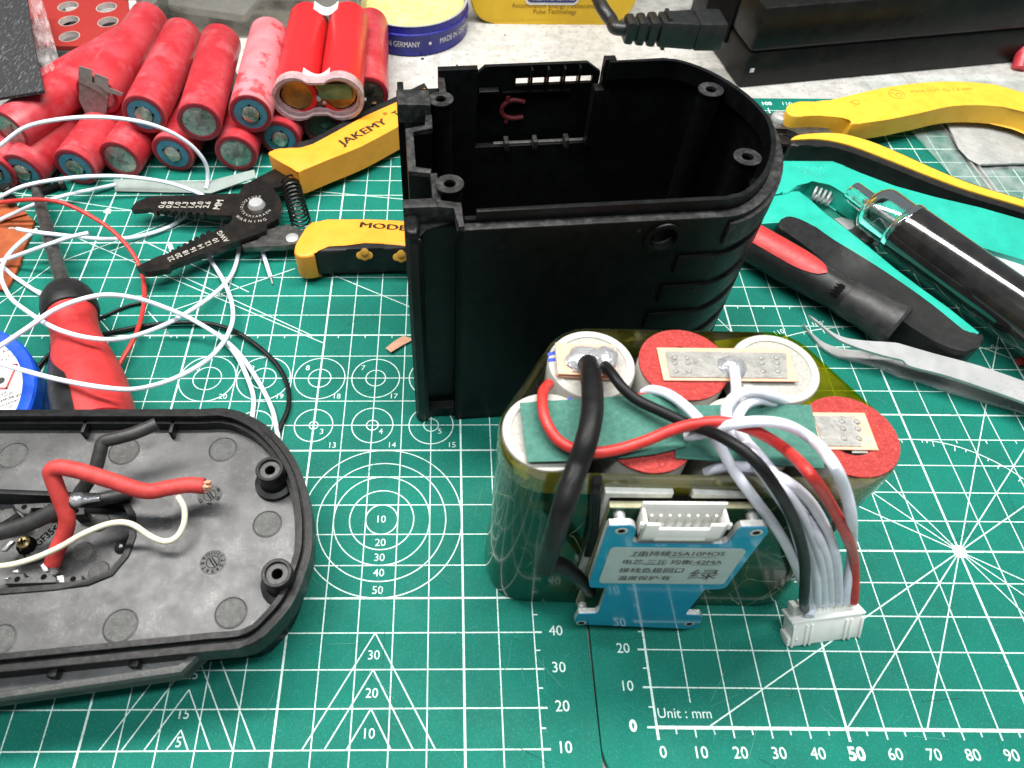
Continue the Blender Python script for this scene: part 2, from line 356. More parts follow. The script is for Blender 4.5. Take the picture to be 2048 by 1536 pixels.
m_alu = mat('cut_aluminium', (.60, .60, .58), .35, .5, c2=(.55, .55, .53), vs=14, bump=.02, bs=20)
m_pcb = mat('pcb_green', (.010, .05, .022), .35, c2=(.015, .08, .03), vs=4)
m_pcbe = mat('pcb_edge', (.42, .40, .25), .6, c2=(.33, .31, .18), vs=6)
m_nylon = mat('white_nylon', (.84, .84, .79), .42, c2=(.78, .78, .73), vs=2, sss=.15)
m_foam = mat('white_foam', (.72, .72, .68), .85, c2=(.6, .6, .56), vs=5)
m_bluepaint = mat('blue_tin', (.010, .012, .20), .32, c2=(.008, .010, .16), vs=2)
m_bluelid = mat('blue_plastic_lid', (.008, .075, .52), .38, c2=(.006, .06, .44), vs=2)
m_label = mat('white_label', (.66, .65, .62), .5)
m_inkk = mat('label_ink', (.07, .07, .07), .6)
m_inkr = mat('label_red', (.55, .08, .08), .6)
m_paste = mat('flux_paste', (.74, .64, .26), .35, c2=(.62, .52, .18), vs=1.5, bump=.12, bs=2.5, sss=.2)
m_ybox = mat('yellow_card', (.74, .46, .012), .4, c2=(.68, .42, .01), vs=1)
m_yboxink = mat('brown_print', (.22, .12, .005), .6)
m_navy = mat('navy_badge', (.02, .03, .14), .45)
m_charger = mat('charger_black', (.006, .006, .0058), .34, c2=(.010, .0095, .008), vs=1, spec=.25, bump=.002, bs=40)
m_plug = mat('cord_black', (.011, .0115, .0125), .38, c2=(.016, .016, .016), vs=3)
m_teal = mat('teal_plastic', (.020, .40, .300), .36, c2=(.018, .35, .26), vs=1.2, bump=.002, bs=30, c3=(.06, .48, .38), v3=6, lo3=.62, hi3=.78)
m_teald = mat('teal_pocket_shade', (.006, .14, .10), .5)  # teal darkened to paint the shade inside the gap
m_grip = mat('black_rubber', (.011, .011, .011), .42, c2=(.017, .017, .017), vs=2, bump=.004, bs=30, spec=.35)
m_redgrip = mat('red_rubber', (.50, .035, .035), .45, c2=(.42, .026, .026), vs=2, bump=.004, bs=30, c3=(.26, .02, .02), v3=5, lo3=.64, hi3=.76)
m_glass = mat('glass', (.93, .97, .96), .03, trans=1, ior=1.45, rvar=.01, c2=(.90, .95, .94))
m_gtube = mat('glossy_black_tube', (.012, .011, .012), .10, c2=(.02, .018, .016), vs=1.5, coat=1, rvar=.04)
m_redplate = mat('red_fibre_plate', (.30, .024, .018), .55, c2=(.34, .022, .018), vs=4, bump=.004, bs=14, c3=(.50, .06, .05), v3=9, lo3=.62, hi3=.75)
m_edge = mat('pale_edge', (.60, .52, .48), .7)
m_grey = mat('grey_metal_frame', (.17, .17, .16), .4, .5, c2=(.12, .12, .11), vs=2)
m_fabric = mat('black_felt', (.034, .035, .037), .95, c2=(.012, .012, .013), vs=6, lo=.4, hi=.6, stretch=(2.4, .45, 1), c3=(.15, .15, .155), v3=6, lo3=.53, hi3=.68, bump=.08, bs=6)
m_orange = mat('orange_cloth', (.36, .085, .022), .8, c2=(.28, .06, .015), vs=2, bump=.006, bs=25)
m_paper = mat('tracing_paper', (.28, .33, .30), .7, c2=(.24, .28, .26), vs=1.5)
m_wpaper = mat('white_paper', (.74, .73, .76), .7)
m_clearbox = film('clear_tray', (.80, .80, .76), .34, .12, (.33, .32, .28), .2, .8)
m_brass = mat('brass', (.75, .58, .30), .3, 1, c2=(.55, .40, .18), vs=6)
m_blackscrew = mat('black_screw', (.03, .03, .028), .35, .6)
m_bluepen = mat('blue_pen', (.02, .06, .45), .5)
m_rubberred = mat('red_seal', (.13, .014, .018), .5)

# ------------------------------------------------------------------ table
tb = MB(); tb.box((0, 20, -2.25), (170, 130, 4.0), .1)
tb.build('tabletop', m_table, kind='structure', label='speckled pale grey laminate worktop', loc=(0, 20, -.25))

# ------------------------------------------------------------------ cutting mats
def rounded_rect(x0, y0, x1, y1, r, n=6):
    out = []
    for cx, cy, a in ((x1-r, y0+r, -90), (x1-r, y1-r, 0), (x0+r, y1-r, 90), (x0+r, y0+r, 180)):
        for k in range(n+1):
            t = math.radians(a+90*k/n); out.append((cx+r*math.cos(t), cy+r*math.sin(t)))
    return out
mr = MB(); mr.prism(rounded_rect(-1.5, -1.45, 43.5, 29.06, .9), -.24, 0, .03, 1)
def ln(p, q, w=.035, z=.006): mr.line(p, q, w, z, 1)
for i in range(0, 43):
    a = 0 if i != 1 else .62
    mr.line((i, a), (i, 28), .062 if i % 5 == 0 else .033, .004, 1)
    mr.line((i, 0), (i, -.24 if i % 5 else -.30), .07 if i % 5 == 0 else .035, .005, 1)
    mr.line((i, 28), (i, 28.22), .05, .005, 1)
    if i < 42: mr.line((i+.5, 0), (i+.5, -.16), .035, .005, 1)
    if i != 1: pass
for j in range(0, 29):
    mr.line((0, j), (42, j), .085 if j == 0 else (.058 if j % 5 == 0 else .033), .007, 1)
    mr.line((-.22 if j else -.25, j), (0, j), .05, .007, 1)
    if j < 28: mr.line((-.14, j+.5), (0, j+.5), .035, .007, 1)
for yy in (9, 15):
    for i in range(0, 20): mr.line((i+.5, yy), (i+.5, yy-.14), .035, .009, 1)
c0 = (10, 5)
for a in (30, 45, 60, 120, 135, 150):
    for sgn in (1, -1):
        d = Vector((math.cos(math.radians(a)), math.sin(math.radians(a))))*sgn
        L = 24.0
        if d.y < 0: L = min(L, 5/-d.y)
        if d.x < 0: L = min(L, 10/-d.x)
        mr.line(c0, Vector(c0)+d*L, .035, .011+a*1e-5, 1)
mr.arc(c0, 4.0, 0, 180, .035, .013, 1); mr.arc(c0, 9.0, 0, 180, .035, .013, 1)
for a in range(0, 181, 5):
    t = math.radians(a); d = Vector((math.cos(t), math.sin(t)))
    for R in (4.0, 9.0):
        mr.line(Vector(c0)+d*R, Vector(c0)+d*(R-(.22 if a % 10 == 0 else .12)), .03, .014, 1)
    if a % 10 == 0 and a != 90:
        p = Vector(c0)+d*9.25
        mr.text(f'{a}°', .30, (p.x, p.y, .016), (d.y, -d.x, 0), (d.x, d.y, 0), 1)
mr.arc(c0, .13, 0, 360, .16, .017, 1, 24)
for i in range(0, 40, 1):
    b = i in (5, 10, 15, 20)
    mr.text(str(i*10), .40 if not b else .44, (i+.07, -.60, .012), mi=1, bold=.035 if b else .004)
    mr.text(str(i*10), .36, (i+.05, 28.58, .012), mi=1, bold=.035 if b else .004)
for j in range(0, 29):
    mr.text(str(j*10), .38, (-.62 if j else -.62, j+.02, .012), mi=1, bold=.05 if j == 0 else .004)
mr.text('Unit : mm', .36, (.08, .34, .012), mi=1, align='LEFT')
m_scr = mat('mat_scratch', (.05, .30, .23), .6); m_cut = mat('mat_cut', (.003, .09, .062), .8)
for k in range(110):
    x, y = random.uniform(-1, 14), random.uniform(-1, 12); a = random.uniform(0, 6.3); L = random.uniform(.15, 1.1)
    mr.line((x, y), (x+L*math.cos(a), y+L*math.sin(a)), random.uniform(.006, .014), .018+k*1e-5, 2+(k % 3 == 0))
mr.build('cutting_mat', [m_green, m_print, m_scr, m_cut], label='green cutting mat on the right with rounded corner and Unit : mm ruler', cat='cutting mat', loc=(21, 14, -.24))

th = .013422; OL = Vector((-3.03765, -1.548, 0))
ML = Matrix.Translation(OL) @ Matrix.Rotation(th, 4, 'Z')
ml = MB(); ml.prism(rounded_rect(-44, -1.5, 1.515, 29.6, .9), -.245, -.005, .03, 1)
def lt(q): return (q[0], q[1])
for i in range(0, 43):
    top = 28 if i not in (4, 5, 6, 7) else 25.55+.12*(6-i if i < 7 else 0)
    ml.line((-i, 0), (-i, top), .062 if i % 5 == 2 else .033, -.001, 1)
for j in range(0, 29):
    x1 = -0.0 if j < 26 else -7.5
    ml.line((-42, j), (x1, j), .058 if j % 5 == 0 else .033, .002, 1)
    ml.line((0, j), (.22, j), .05, .002, 1); ml.line((0, j+.5), (.14, j+.5), .035, .002, 1)
    if j: ml.text(str(j*10), .40, (.62, j+.03, .008), mi=1, bold=.06 if j % 5 == 0 else .004)
for i in range(0, 42): ml.line((-i-.5, 15), (-i-.5, 14.86), .035, .004, 1)
ml.arc((-5.9, 29.6), 4.1, 240, 330, .04, .004, 1)
for k, cx in enumerate((-1, -3, -5, -7, -9, -11, -13)):
    if k == 0: continue
    d = 6+(k-1)
    if d <= 10:
        for R in (d/20, (d+10)/20): ml.arc((cx, 13), R, 0, 360, .035, .005, 1)
        ml.text(str(d), .32, (cx-.47, 13.45, .007), mi=1); ml.text(str(d+10), .30, (cx+.70, 12.20, .007), mi=1)
    d = 5-(k-1)
    if d >= 1:
        for R in (d/20, (d+10)/20): ml.arc((cx, 11), R, 0, 360, .035, .005, 1)
        ml.text(str(d), .30, (cx+.30, 10.74, .007), mi=1); ml.text(str(d+10), .30, (cx+.72, 10.20, .007), mi=1)
for k, y in zip((1, 2, 3, 4, 5), (7.5, 6.72, 6.24, 5.76, 5.23)):
    ml.arc((-4.5, 7.5), k*.5, 0, 360, .035, .005, 1, 96)
    ml.text(str(k*10), .34, (-4.5, y, .008), mi=1)
for ax, hs in ((-4.5, (1, 2, 3)), (-9.45, (.5, 1.5, 2.5, 3.5))):
    for h in hs:
        w = h/math.sqrt(3)
        ml.line((ax, 1+h), (ax-w, 1), .035, .005, 1); ml.line((ax, 1+h), (ax+w, 1), .035, .0055, 1)
        ml.text(str(int(h*10)), .36, (ax, 1+h-.62 if h > .6 else 1.2, .008), mi=1)
for a, b in (((-13.1, 18.12), (-7.54, 15.01)), ((-12.91, 16.27), (-8.55, 18.49)), ((-17.88, 20.32), (-7, 14.6)), ((-19.85, 18.04), (-15.4, 15.77)), ((-15.9, 16.1), (-14.9, 15.0)),
             ((-15.03, 20.11), (-10.2, 17.2)), ((-16.3, 19.45), (-10.5, 22.9)), ((-18.4, 18.7), (-14.3, 21.2)), ((-19.7, 16.6), (-18.2, 18.9)), ((-13.88, 16.19), (-12.8, 15.0)), ((-13.2, 15.45), (-12.7, 14.9)), ((-7.5, 18.4), (-3.5, 16.2)), ((-9.2, 23.4), (-2, 22.4)), ((-22, 23.3), (-9.5, 20.6)), ((-10, 24.6), (-13, 23.0))):
    ml.line(a, b, .035, .010, 1)
for k in range(60):
    x, y = random.uniform(-9, 1), random.uniform(-1, 16); a = random.uniform(0, 6.3); L = random.uniform(.15, 1.1)
    ml.line((x, y), (x+L*math.cos(a), y+L*math.sin(a)), random.uniform(.006, .014), .013+k*1e-5, 2+(k % 3 == 0))
ml.v = [ML @ v for v in ml.v]
ml.build('cutting_mat', [m_green, m_print, m_scr, m_cut], label='green cutting mat on the left with concentric circles and triangles', cat='cutting mat', loc=(-24, 14, -.245))

# ------------------------------------------------------------------ black battery housing
A5 = math.radians(5)
sh = thing('battery_housing', 'tall empty black tool battery housing with open top and rounded end', 'battery housing', (-5.5, 9.6, 0), A5)
def endcurve(o=0.0, n=28):
    out = []
    for i in range(n+1):
        t = -math.pi/2+math.pi*i/n
        c, s_ = math.cos(t), math.sin(t)
        out.append((7.0+(2.43+o)*abs(c)**(2/1.7), 3.55+(3.55+o)*math.copysign(abs(s_)**(2/1.7), s_)))
    return out
zig = [(.12, 7.10), (.12, 5.98), (-.98, 5.80), (-.98, 5.10), (-.38, 5.0), (-.40, 4.45), (-.98, 4.35), (-.98, 2.45), (-.40, 2.32), (-.40, 1.02), (.12, .92), (.12, .0)]
front = [(0.12, 0.0), (3, 0), (6.3, 0)]+endcurve()+[(5.25, 7.10)]
w = MB()
ribbon(w, front, .24, 0.1, 8.5); wall = w.build('wall', m_black, sh, local=True)
cut = MB(); cut.cyl((5.45, -1, 7.92), (5.45, 1.2, 7.92), .36, 32); cuto = cut.build('cutter', m_black, sh, local=True)
bo = wall.modifiers.new('hole', 'BOOLEAN'); bo.object = cuto; bo.operation = 'DIFFERENCE'; bo.solver = 'EXACT'
dg = bpy.context.evaluated_depsgraph_get(); dg.update()
nm = bpy.data.meshes.new_from_object(wall.evaluated_get(dg)); wall.modifiers.clear(); wall.data = nm; nm.name = 'wall'
nm.shade_smooth(); nm.set_sharp_from_angle(angle=math.radians(35))
bpy.data.objects.remove(cuto)
w = MB(); hr = [(.36, 0), (.47, 0), (.50, -.03), (.49, -.06), (.36, -.06), (.36, 0)]
w.lathe([(r, -z) for r, z in hr], (5.45, 0.0, 7.92), (0, -1, 0), 36); w.build('screw_hole_ring', m_black, sh, local=True)
w = MB()
lipf = offset(front, .27)
lipf = [Vector((.62, .27))]+[p for p in lipf if p.x > .7][:-1]
lipp = [(p.x, p.y) for p in lipf]
ribbon(w, lipp+[(5.3, 6.82)], .13, 8.3, 8.86, .03)
w.prism([(.62, .27), (.62, .41), (.34, .41), (.34, .27)], 8.3, 8.62, 0)
w.build('inner_lip', m_black, sh, local=True)
w = MB()                                     # scuffed rim ledge on the outer wall
led = [(p[0], p[1]) for p in front]
ribbon(w, led, .25, 8.5, 8.53, .01); w.build('rim_edge', m_dusty, sh, local=True)
w = MB(); ribbon(w, [(1.33, 7.10), (.12, 7.10)], .24, .1, 8.72, .02)
ribbon(w, [(5.25, 7.10), (1.33, 7.10)], .24, .1, 5.95, .02)
w.prism([(4.95, 6.95), (5.24, 6.95), (5.24, 6.55), (4.95, 6.55)], 6.0, 8.05, .03)
w.prism([(5.2, 6.84), (5.55, 6.84), (5.55, 7.1), (5.2, 7.1)], .1, 8.86, .02)
w.build('back_wall', m_black, sh, local=True)
w = MB(); ribbon(w, zig, .17, .2, 8.35, .02); w.build('contact_rail_wall', m_black, sh, local=True)
w = MB()
for a, b in ((0, 4), (4, 8), (8, 12)):
    ribbon(w, zig[a:b+1] if b < 12 else zig[a:], .19, 8.352, 8.50, .02)
w.prism([(-1.16, 5.85), (-1.16, 5.08), (-.22, 4.98), (-.22, 5.75)], 8.2, 8.80, .04)
w.prism([(-1.18, 1.06), (-1.18, .72), (-.32, .70), (-.32, 1.06)], 8.0, 8.72, .05)
w.prism([(-.36, .95), (.30, .90), (.30, .0), (.14, .0), (.12, .72), (-.36, .74)], 8.1, 8.66, .03)
w.build('contact_rail_rim', m_dusty, sh, local=True)
w = MB()
w.prism([(-1.18, .98), (-1.18, .14), (-1.08, .02), (-.86, -.02), (-.74, .06), (-.72, .5), (.12, .52), (.12, .98)], .03, 8.25, .10, 3)
w.prism([(-1.17, .9), (-1.17, .12), (-1.05, .0), (-.84, .02), (-.78, .3), (-.80, .9)], 8.0, 8.5, .12, 3)
w.build('guide_rail', m_black, sh, local=True)
w = MB(); w.prism([(-1.18, 6.6), (-1.18, 5.7), (.12, 5.9), (.12, 6.6)], .25, 8.35, .08)
w.prism([(-1.14, 6.35), (-1.14, 5.9), (-.95, 5.88), (-.95, 6.35)], 8.3, 8.75, .06)
w.build('guide_rail', m_black, sh, local=True)
w = MB(); w.prism([(-1.0, .2), (7.0, .05)]+endcurve(-.12)+[(.1, 6.9), (-.9, 6.2)], .02, .5, .1, 3); w.build('floor', m_black, sh, local=True)
for bi, (bx, by) in enumerate(((.10, 5.42), (.06, 1.60), (8.05, 5.32), (8.10, 2.12))):
    w = MB(); w.lathe([(.33, .5), (.33, 8.62), (.37, 8.64), (.37, 8.69)], (bx, by, 0), (0, 0, 1), 36); w.lathe([(.17, 8.66), (.15, 8.62), (.17, 8.50), (.145, 8.45), (.17, 8.38), (.145, 8.32), (.16, 7.6), (0, 7.6)], (bx, by, 0), (0, 0, 1), 36)
    bs0 = w.build('screw_boss', m_black, sh, local=True)
    w = MB(); w.lathe([(.37, 8.66), (.37, 8.70), (.16, 8.70), (.16, 8.64)], (bx, by, 0), (0, 0, 1), 36); w.build('boss_rim', m_dusty, bs0, local=True)
    w = MB(); ex = (.0 if bx < 4 else .35)
    w.box((bx+ex, by+(.45 if by > 3 else -.45), 4.3), (.14 if bx < 4 else .5, .5, 7.7)); w.build('boss_rib', m_black, sh, local=True)
for k in range(6):                           # raised gripping bands round the rounded end
    z1 = 7.30-1.12*k
    b_ = MB(); pth = [(6.0-.16*k, -.0)]+endcurve(0.0)+[(6.0, 7.1)]
    ribbon(b_, pth, -.09, max(z1-.66, .3), z1, .05); b_.build('grip_band', m_black, sh, local=True)
b_ = MB(); ribbon(b_, [(7.05, 0)]+endcurve(0.0)[1:], -.10, 7.62, 8.36, .06); b_.build('top_band', m_dusty, sh, local=True)
w = MB()                                      # latch panel behind the opening
w.holes([(1.15, 5.4), (1.15, 8.0), (1.62, 8.42), (4.85, 8.42), (5.3, 8.1), (5.3, 5.4)], [[(x, 7.74), (x+.40, 7.74), (x+.40, 7.99), (x, 7.99)] for x in (2.62, 3.14, 3.66, 4.18, 4.68-.02)], 0, .14, 0, Matrix.Translation((0, 7.62, 0)) @ Matrix.Rotation(math.pi/2, 4, 'X'))
for x in (3.08, 3.60, 4.12, 4.60): w.box((x, 7.36, 7.98), (.06, .24, .82), .01)
w.box((3.3, 7.42, 7.56), (2.2, .12, .05)); w.box((1.75, 7.30, 7.72), (.62, .25, .09), .02)
w.build('latch_panel', m_black, sh, local=True)
w = MB()
for x in (2.35, 3.30, 4.35): w.box((x, 6.85, 6.05), (.16, .40, .34), .03)
w.build('latch_clip', m_dusty, sh, local=True)
w = MB(); w.box((3.5, 7.02, 5.965), (3.1, .14, .05), .01); w.build('lit_latch_ledge', m_lidc, sh, local=True)  # pale grey strip stands in for light on the plastic edge
w = MB(); w.tube([(2.95, 7.42, 7.20), (2.55, 7.42, 7.28), (2.28, 7.42, 7.12), (2.22, 7.42, 6.92), (2.32, 7.42, 6.72), (2.60, 7.42, 6.62), (2.95, 7.42, 6.64)], .075, 10)
w.cyl((2.42, 7.42, 7.25), (2.38, 7.42, 7.45), .08, 10); w.cyl((2.42, 7.42, 6.66), (2.38, 7.42, 6.48), .07, 10)
w.build('rubber_seal', m_rubberred, sh, local=True)
w = MB()
for k, (u_, v_, z_, r_) in enumerate(((6.9, -.012, 7.2, .10), (6.75, -.14, 6.0, .07), (4.75, -.008, 8.22, .12))): w.cyl((u_, v_+.03, z_), (u_, v_-.004, z_), r_*.5, 7)
w.build('paint_chip', m_dusty, sh, local=True)

# ------------------------------------------------------------------ open lid in the left foreground
c3 = crop(0, 800, 2.478); c3b = crop(0, 960, 6.4)
lid = thing('case_half', 'upturned black plastic battery lid with cut cables and screw posts', 'battery lid', (-15, 5, 0))
out = [(-24, 9.0), (-12.62, 9.14), (-11.66, 8.70), (-11.0, 8.15), (-10.42, 7.45), (-9.95, 6.6), (-9.62, 5.6), (-9.47, 4.7), (-9.47, 4.0), (-9.72, 2.9), (-10.15, 2.2), (-10.74, 1.64), (-12.0, 1.46), (-17.0, .92), (-24, .15)]
out = [Vector((-24, 9.0))]+[Vector((p.x, p.y)) for p in smooth_path([(p[0], p[1], 0) for p in [(-13.6, 9.13)]+out[1:12]+[(-11.8, 1.49)]], 4)]+[Vector((-17, .92)), Vector((-24, .15))]
out = out[::-1]         # counter-clockwise, wall goes to the left = inside
w = MB(); ribbon(w, out, .20, .52, 1.28, .04, closed=False); w.build('rim', m_lidd, lid)
inn = offset(out, .21)
w = MB(); ribbon(w, inn, .30, .6, 1.20, .03); ribbon(w, offset(out, .26), .14, 1.2, 1.46, .03); w.build('inner_step', m_lidd, lid)
fl = offset(out, .40)
rec = [(-24, 6.55), (-16.8, 6.30), (-15.9, 6.28), (-15.3, 6.05), (-14.95, 5.6), (-14.75, 4.9), (-14.80, 4.25), (-15.1, 3.68), (-15.7, 3.38), (-16.6, 3.25), (-18.2, 3.10), (-24, 2.55)]
rec = [Vector(p) for p in rec]
w = MB(); floor_pts = [(p.x, p.y) for p in fl]; body_poly = floor_pts[:-1]+[floor_pts[-1]]+[(p.x, p.y) for p in rec]
w.prism(body_poly, .30, .80, .05, 2, bottom=False); w.build('floor', m_lid, lid)
w = MB(); w.prism([(p.x, p.y) for p in offset(rec, .0)]+[], .05, .12); w.build('recess_floor', m_lid, lid)
w = MB(); ribbon(w, [(p.x, p.y) for p in rec], -.16, .12, .86, .03); w.build('recess_wall', m_lidd, lid)
for x, y, r in ((1280, 545, 125), (1060, 920, 130), (1265, 1165, 130)):
    a = P(*c3b(x, y), .12); R_ = wcm(*c3b(x, y), .12, r/6.4); w = MB(); w.lathe([(0, .03), (R_-.02, .03), (R_, .0), (R_+.02, .005)], (a.x, a.y, .12), (0, 0, 1), 32); w.build('ejector_mark', m_lidc, lid)
a = P(*c3b(1545, 850), .2); w = MB(); w.lathe([(.22, -.08), (.21, .02), (.15, .12), (.07, .17), (0, .18)], (a.x, a.y, .14), (0, 0, 1), 24); w.build('locating_pin', m_gtube, lid)
w = MB()                                       # bridge ribs across the back channel
for x in (170, 345):
    a = P(x, 845, 1.2); w.box((a.x, a.y-.1, .95), (.12, .55, .5), .02)
w.build('channel_rib', m_lidd, lid)
for cx, cy, bz in ((1335, 340, 1.75), (1370, 855, 1.75)):
    a = P(*c3(cx, cy), bz); w = MB()
    w.lathe([(.62, .75), (.60, .95), (.44, 1.0), (.42, bz-.02), (.40, bz), (.32, bz), (.30, bz-.10), (.17, bz-.12), (.15, bz-.14), (.15, .80), (0, .80)], (a.x, a.y, 0), (0, 0, 1), 40)
    w.build('screw_post', m_lidd, lid)
    w = MB(); w.lathe([(.30, 0), (.16, .002), (.155, -.02), (.30, -.02)][::-1], (a.x, a.y, bz-.095), (0, 0, 1), 32); w.build('post_washer', m_lidc, lid)
for cx, cy, r in ((65, 275, 70), (615, 255, 72), (1105, 245, 66), (1325, 615, 68), (1145, 1055, 76), (597, 1120, 82), (0, 1190, 76)):
    a = P(*c3(cx, cy), .8); R = wcm(*c3(cx, cy), .8, r/2.478)
    w = MB(); w.lathe([(0, .012), (R-.03, .012), (R-.015, -.004), (R, .02), (R+.03, .004)], (a.x, a.y, .80), (0, 0, 1), 40)
    w.build('ejector_mark', m_lidc, lid)
for wi, (cx, cy) in enumerate(((1055, 803), (1040, 473))):
    a = P(*c3(cx, cy), .8); w = MB(); R = .37
    w.lathe([(0, .008), (R, .008), (R+.012, -.01)], (a.x, a.y, .80), (0, 0, 1), 36)
    ring = [str(k) for k in range(1, 13)] if wi == 0 else ['94', '95', '96', '97', '98', '99']
    for k, t_ in enumerate(ring):
        an = math.radians(40-(k)*360/len(ring)); d = Vector((math.cos(an), math.sin(an), 0))
        w.text(t_, .15, (a.x+d.x*R*.76, a.y+d.y*R*.76, .813), (d.y, -d.x, 0), d, 1, bold=.02)
    w.arc((a.x, a.y), R*.50, 0, 360, .02, .814, 1, 24)
    w.line((a.x-.12, a.y+.10), (a.x+.08, a.y-.14), .035, .815, 1); w.line((a.x-.05, a.y+.13), (a.x+.14, a.y-.09), .035, .815, 1)
    w.build('date_wheel', [m_lidc, m_hollow], lid)
# latch flange along the front edge
f0, f1 = P(*c3(0, 1318), 1.15), P(*c3(930, 1222), 1.15)
d_ = (f0-f1).normalized(); f0 = f0+d_*5
g0, g1, g2 = P(*c3(0, 1480), .9), P(*c3(900, 1350), .9), P(*c3(1010, 1205), 1.25)
dg_ = (g0-g1).normalized(); g0 = g0+dg_*5
w = MB(); w.prism([(p.x, p.y) for p in (f0+Vector((0, .35, 0)), f1+Vector((.3, .35, 0)), g2, g1, g0)], .28, .72, .03); w.build('latch_flange', m_lid, lid)
w = MB(); ribbon(w, [(g0.x, g0.y), (g1.x, g1.y), (g2.x, g2.y)], .15, .25, .95, .03); w.build('flange_rim', m_lidc, lid)
w = MB(); w.tube([f0, f1], .13, 12, n=1); w.build('latch_bar', m_lidd, lid)
for x, y in ((285, 1350), (685, 1300)):
    a = P(*c3(x, y), .75); w = MB(); w.box((a.x, a.y-.02, .88), (.26, .34, .34), .03); w.box((a.x, a.y+.10, 1.06), (.26, .18, .18), .02); w.build('clip_tab', m_lidd, lid)
# terminal block and metal contacts in the recess
tz = .78
w = MB()
w.prism([P(*c3b(x, y), tz)[:2] for x, y in ((160, 310), (640, 290), (690, 330), (690, 400), (560, 430), (550, 345), (390, 350), (380, 430), (290, 430), (200, 360))], .12, tz, .02)
w.prism([P(*c3b(x, y), tz)[:2] for x, y in ((60, 1330), (80, 1290), (180, 1230), (220, 1180), (300, 1180), (310, 1260), (480, 1250), (490, 1180), (560, 1170), (620, 1190), (720, 1260), (720, 1310))], .12, tz, .02)
w.prism([P(*c3b(x, y), .66)[:2] for x, y in ((920, 360), (1080, 350), (1085, 440), (920, 445))], .12, .66, .02)
w.prism([P(*c3b(x, y), .55)[:2] for x, y in ((830, 1240), (1045, 1215), (1045, 1300), (830, 1320))], .12, .55, .02)
w.prism([P(*c3b(x, y), tz)[:2] for x, y in ((-60, 440), (60, 370), (160, 360), (200, 430), (100, 490), (30, 540), (-60, 560))], .12, tz, .02)
w.build('terminal_block', m_lidc, lid)
w = MB()
for x, y, z_ in ((310, 345, tz), (630, 335, tz), (220, 1270, tz), (560, 1240, tz), (975, 395, .66), (935, 1268, .55)):
    a = P(*c3b(x, y), z_+.004); w.cyl((a.x, a.y, z_-.06), (a.x, a.y, z_+.004), .085, 20)
w.build('block_hole', m_hollow, lid)  # black discs in place of the shade down each hole
w = MB()
pl = [P(*c3b(x, y), .45) for x, y in ((210, 1040), (470, 640), (720, 540), (760, 640), (600, 900), (430, 1010))]
w.prism([p[:2] for p in pl], .12, .45, .02)
w.build('marking_plate', m_lidc, lid)
w = MB(); a, b = P(*c3b(285, 985), .456), P(*c3b(735, 595), .456); d = (b-a)
w.text('AC-GF35<', .34, (a+b)/2, d, (-d.y, d.x, 0), 0, width=d.length, bold=.03); w.build('marking', m_hollow, lid)
w = MB(); a = P(*c3b(285, 790), .75)
w.lathe([(.30, -.5), (.27, -.2), (.22, -.12)], (a.x, a.y, .75), (0, 0, 1), 28, 1)
w.lathe([(.19, -.2), (.19, -.03), (.13, .02), (0, .03)], (a.x, a.y, .75), (0, 0, 1), 28, 0)
w.box((a.x, a.y, .772), (.22, .045, .03), mi=1, rot=Matrix.Rotation(.5, 3, 'Z')); w.box((a.x, a.y, .773), (.045, .22, .03), mi=1, rot=Matrix.Rotation(.5, 3, 'Z'))
w.build('contact_screw', [m_brass, m_hollow], lid)
w = MB()
for q in (((510, 1090), (590, 1040), (620, 1160), (560, 1175)), ((130, 520), (330, 515), (300, 580), (130, 575)), ((150, 1160), (230, 1140), (235, 1185), (160, 1180)), ((720, 1225), (810, 1215), (820, 1310), (735, 1310)), ((0, 900), (130, 770), (180, 780), (60, 900)), ((40, 1240), (120, 1235), (90, 1270), (45, 1268))):
    w.prism([P(*c3b(x, y), .60)[:2] for x, y in q], .45, .60, .03)
w.build('metal_contact', m_alu, lid)
w = MB(); w.tube(W([(105, 1128, .5), (112, 1105, .75), (128, 1070, 1.1), (134, 1038, 1.5), (122, 1000, 2.0), (108, 962, 2.5), (103, 943, 2.75), (118, 935, 2.85), (160, 942, 2.7), (225, 962, 2.4), (290, 982, 2.05), (335, 976, 1.85), (375, 970, 1.8), (408, 972, 1.75)]), .235, 16)
red = w.build('red_cable', m_redsil, lid)
e = P(408, 972, 1.75); w = MB()
for k in range(16):
    a = k*2.4; rr = .16*math.sqrt((k+.5)/16); w.tube([e+Vector((-.1, math.cos(a)*rr, math.sin(a)*rr)), e+Vector((.10+.05*(k % 3), math.cos(a)*rr*1.1, math.sin(a)*rr*1.1))], .04, 6, n=1)
w.build('copper_strands', m_copper, red)
w = MB(); w.tube(W([(-40, 1072, 1.35), (10, 1062, 1.4), (60, 1046, 1.5), (105, 1024, 1.65), (146, 1002, 1.8)]), .24, 16)
bc = w.build('black_cable', m_blacks, lid)
w = MB(); w.tube(W([(138, 1006, 1.78), (150, 1000, 1.82), (162, 998, 1.82), (172, 999, 1.8), (185, 998, 1.8), (200, 996, 1.78)]), [.20, .22, .20, .12, .09, .10], 12); w.build('solder_tip', m_solder, bc)
w = MB(); w.tube(W([(262, 986, 1.0), (225, 993, 1.2), (185, 1000, 1.3), (160, 990, 1.35), (170, 972, 1.5), (190, 940, 1.8), (200, 905, 2.1), (207, 884, 2.25), (235, 876, 2.3), (270, 866, 2.3), (313, 848, 2.3)]), .20, 16)
w.build('black_cable', m_blacks, lid)
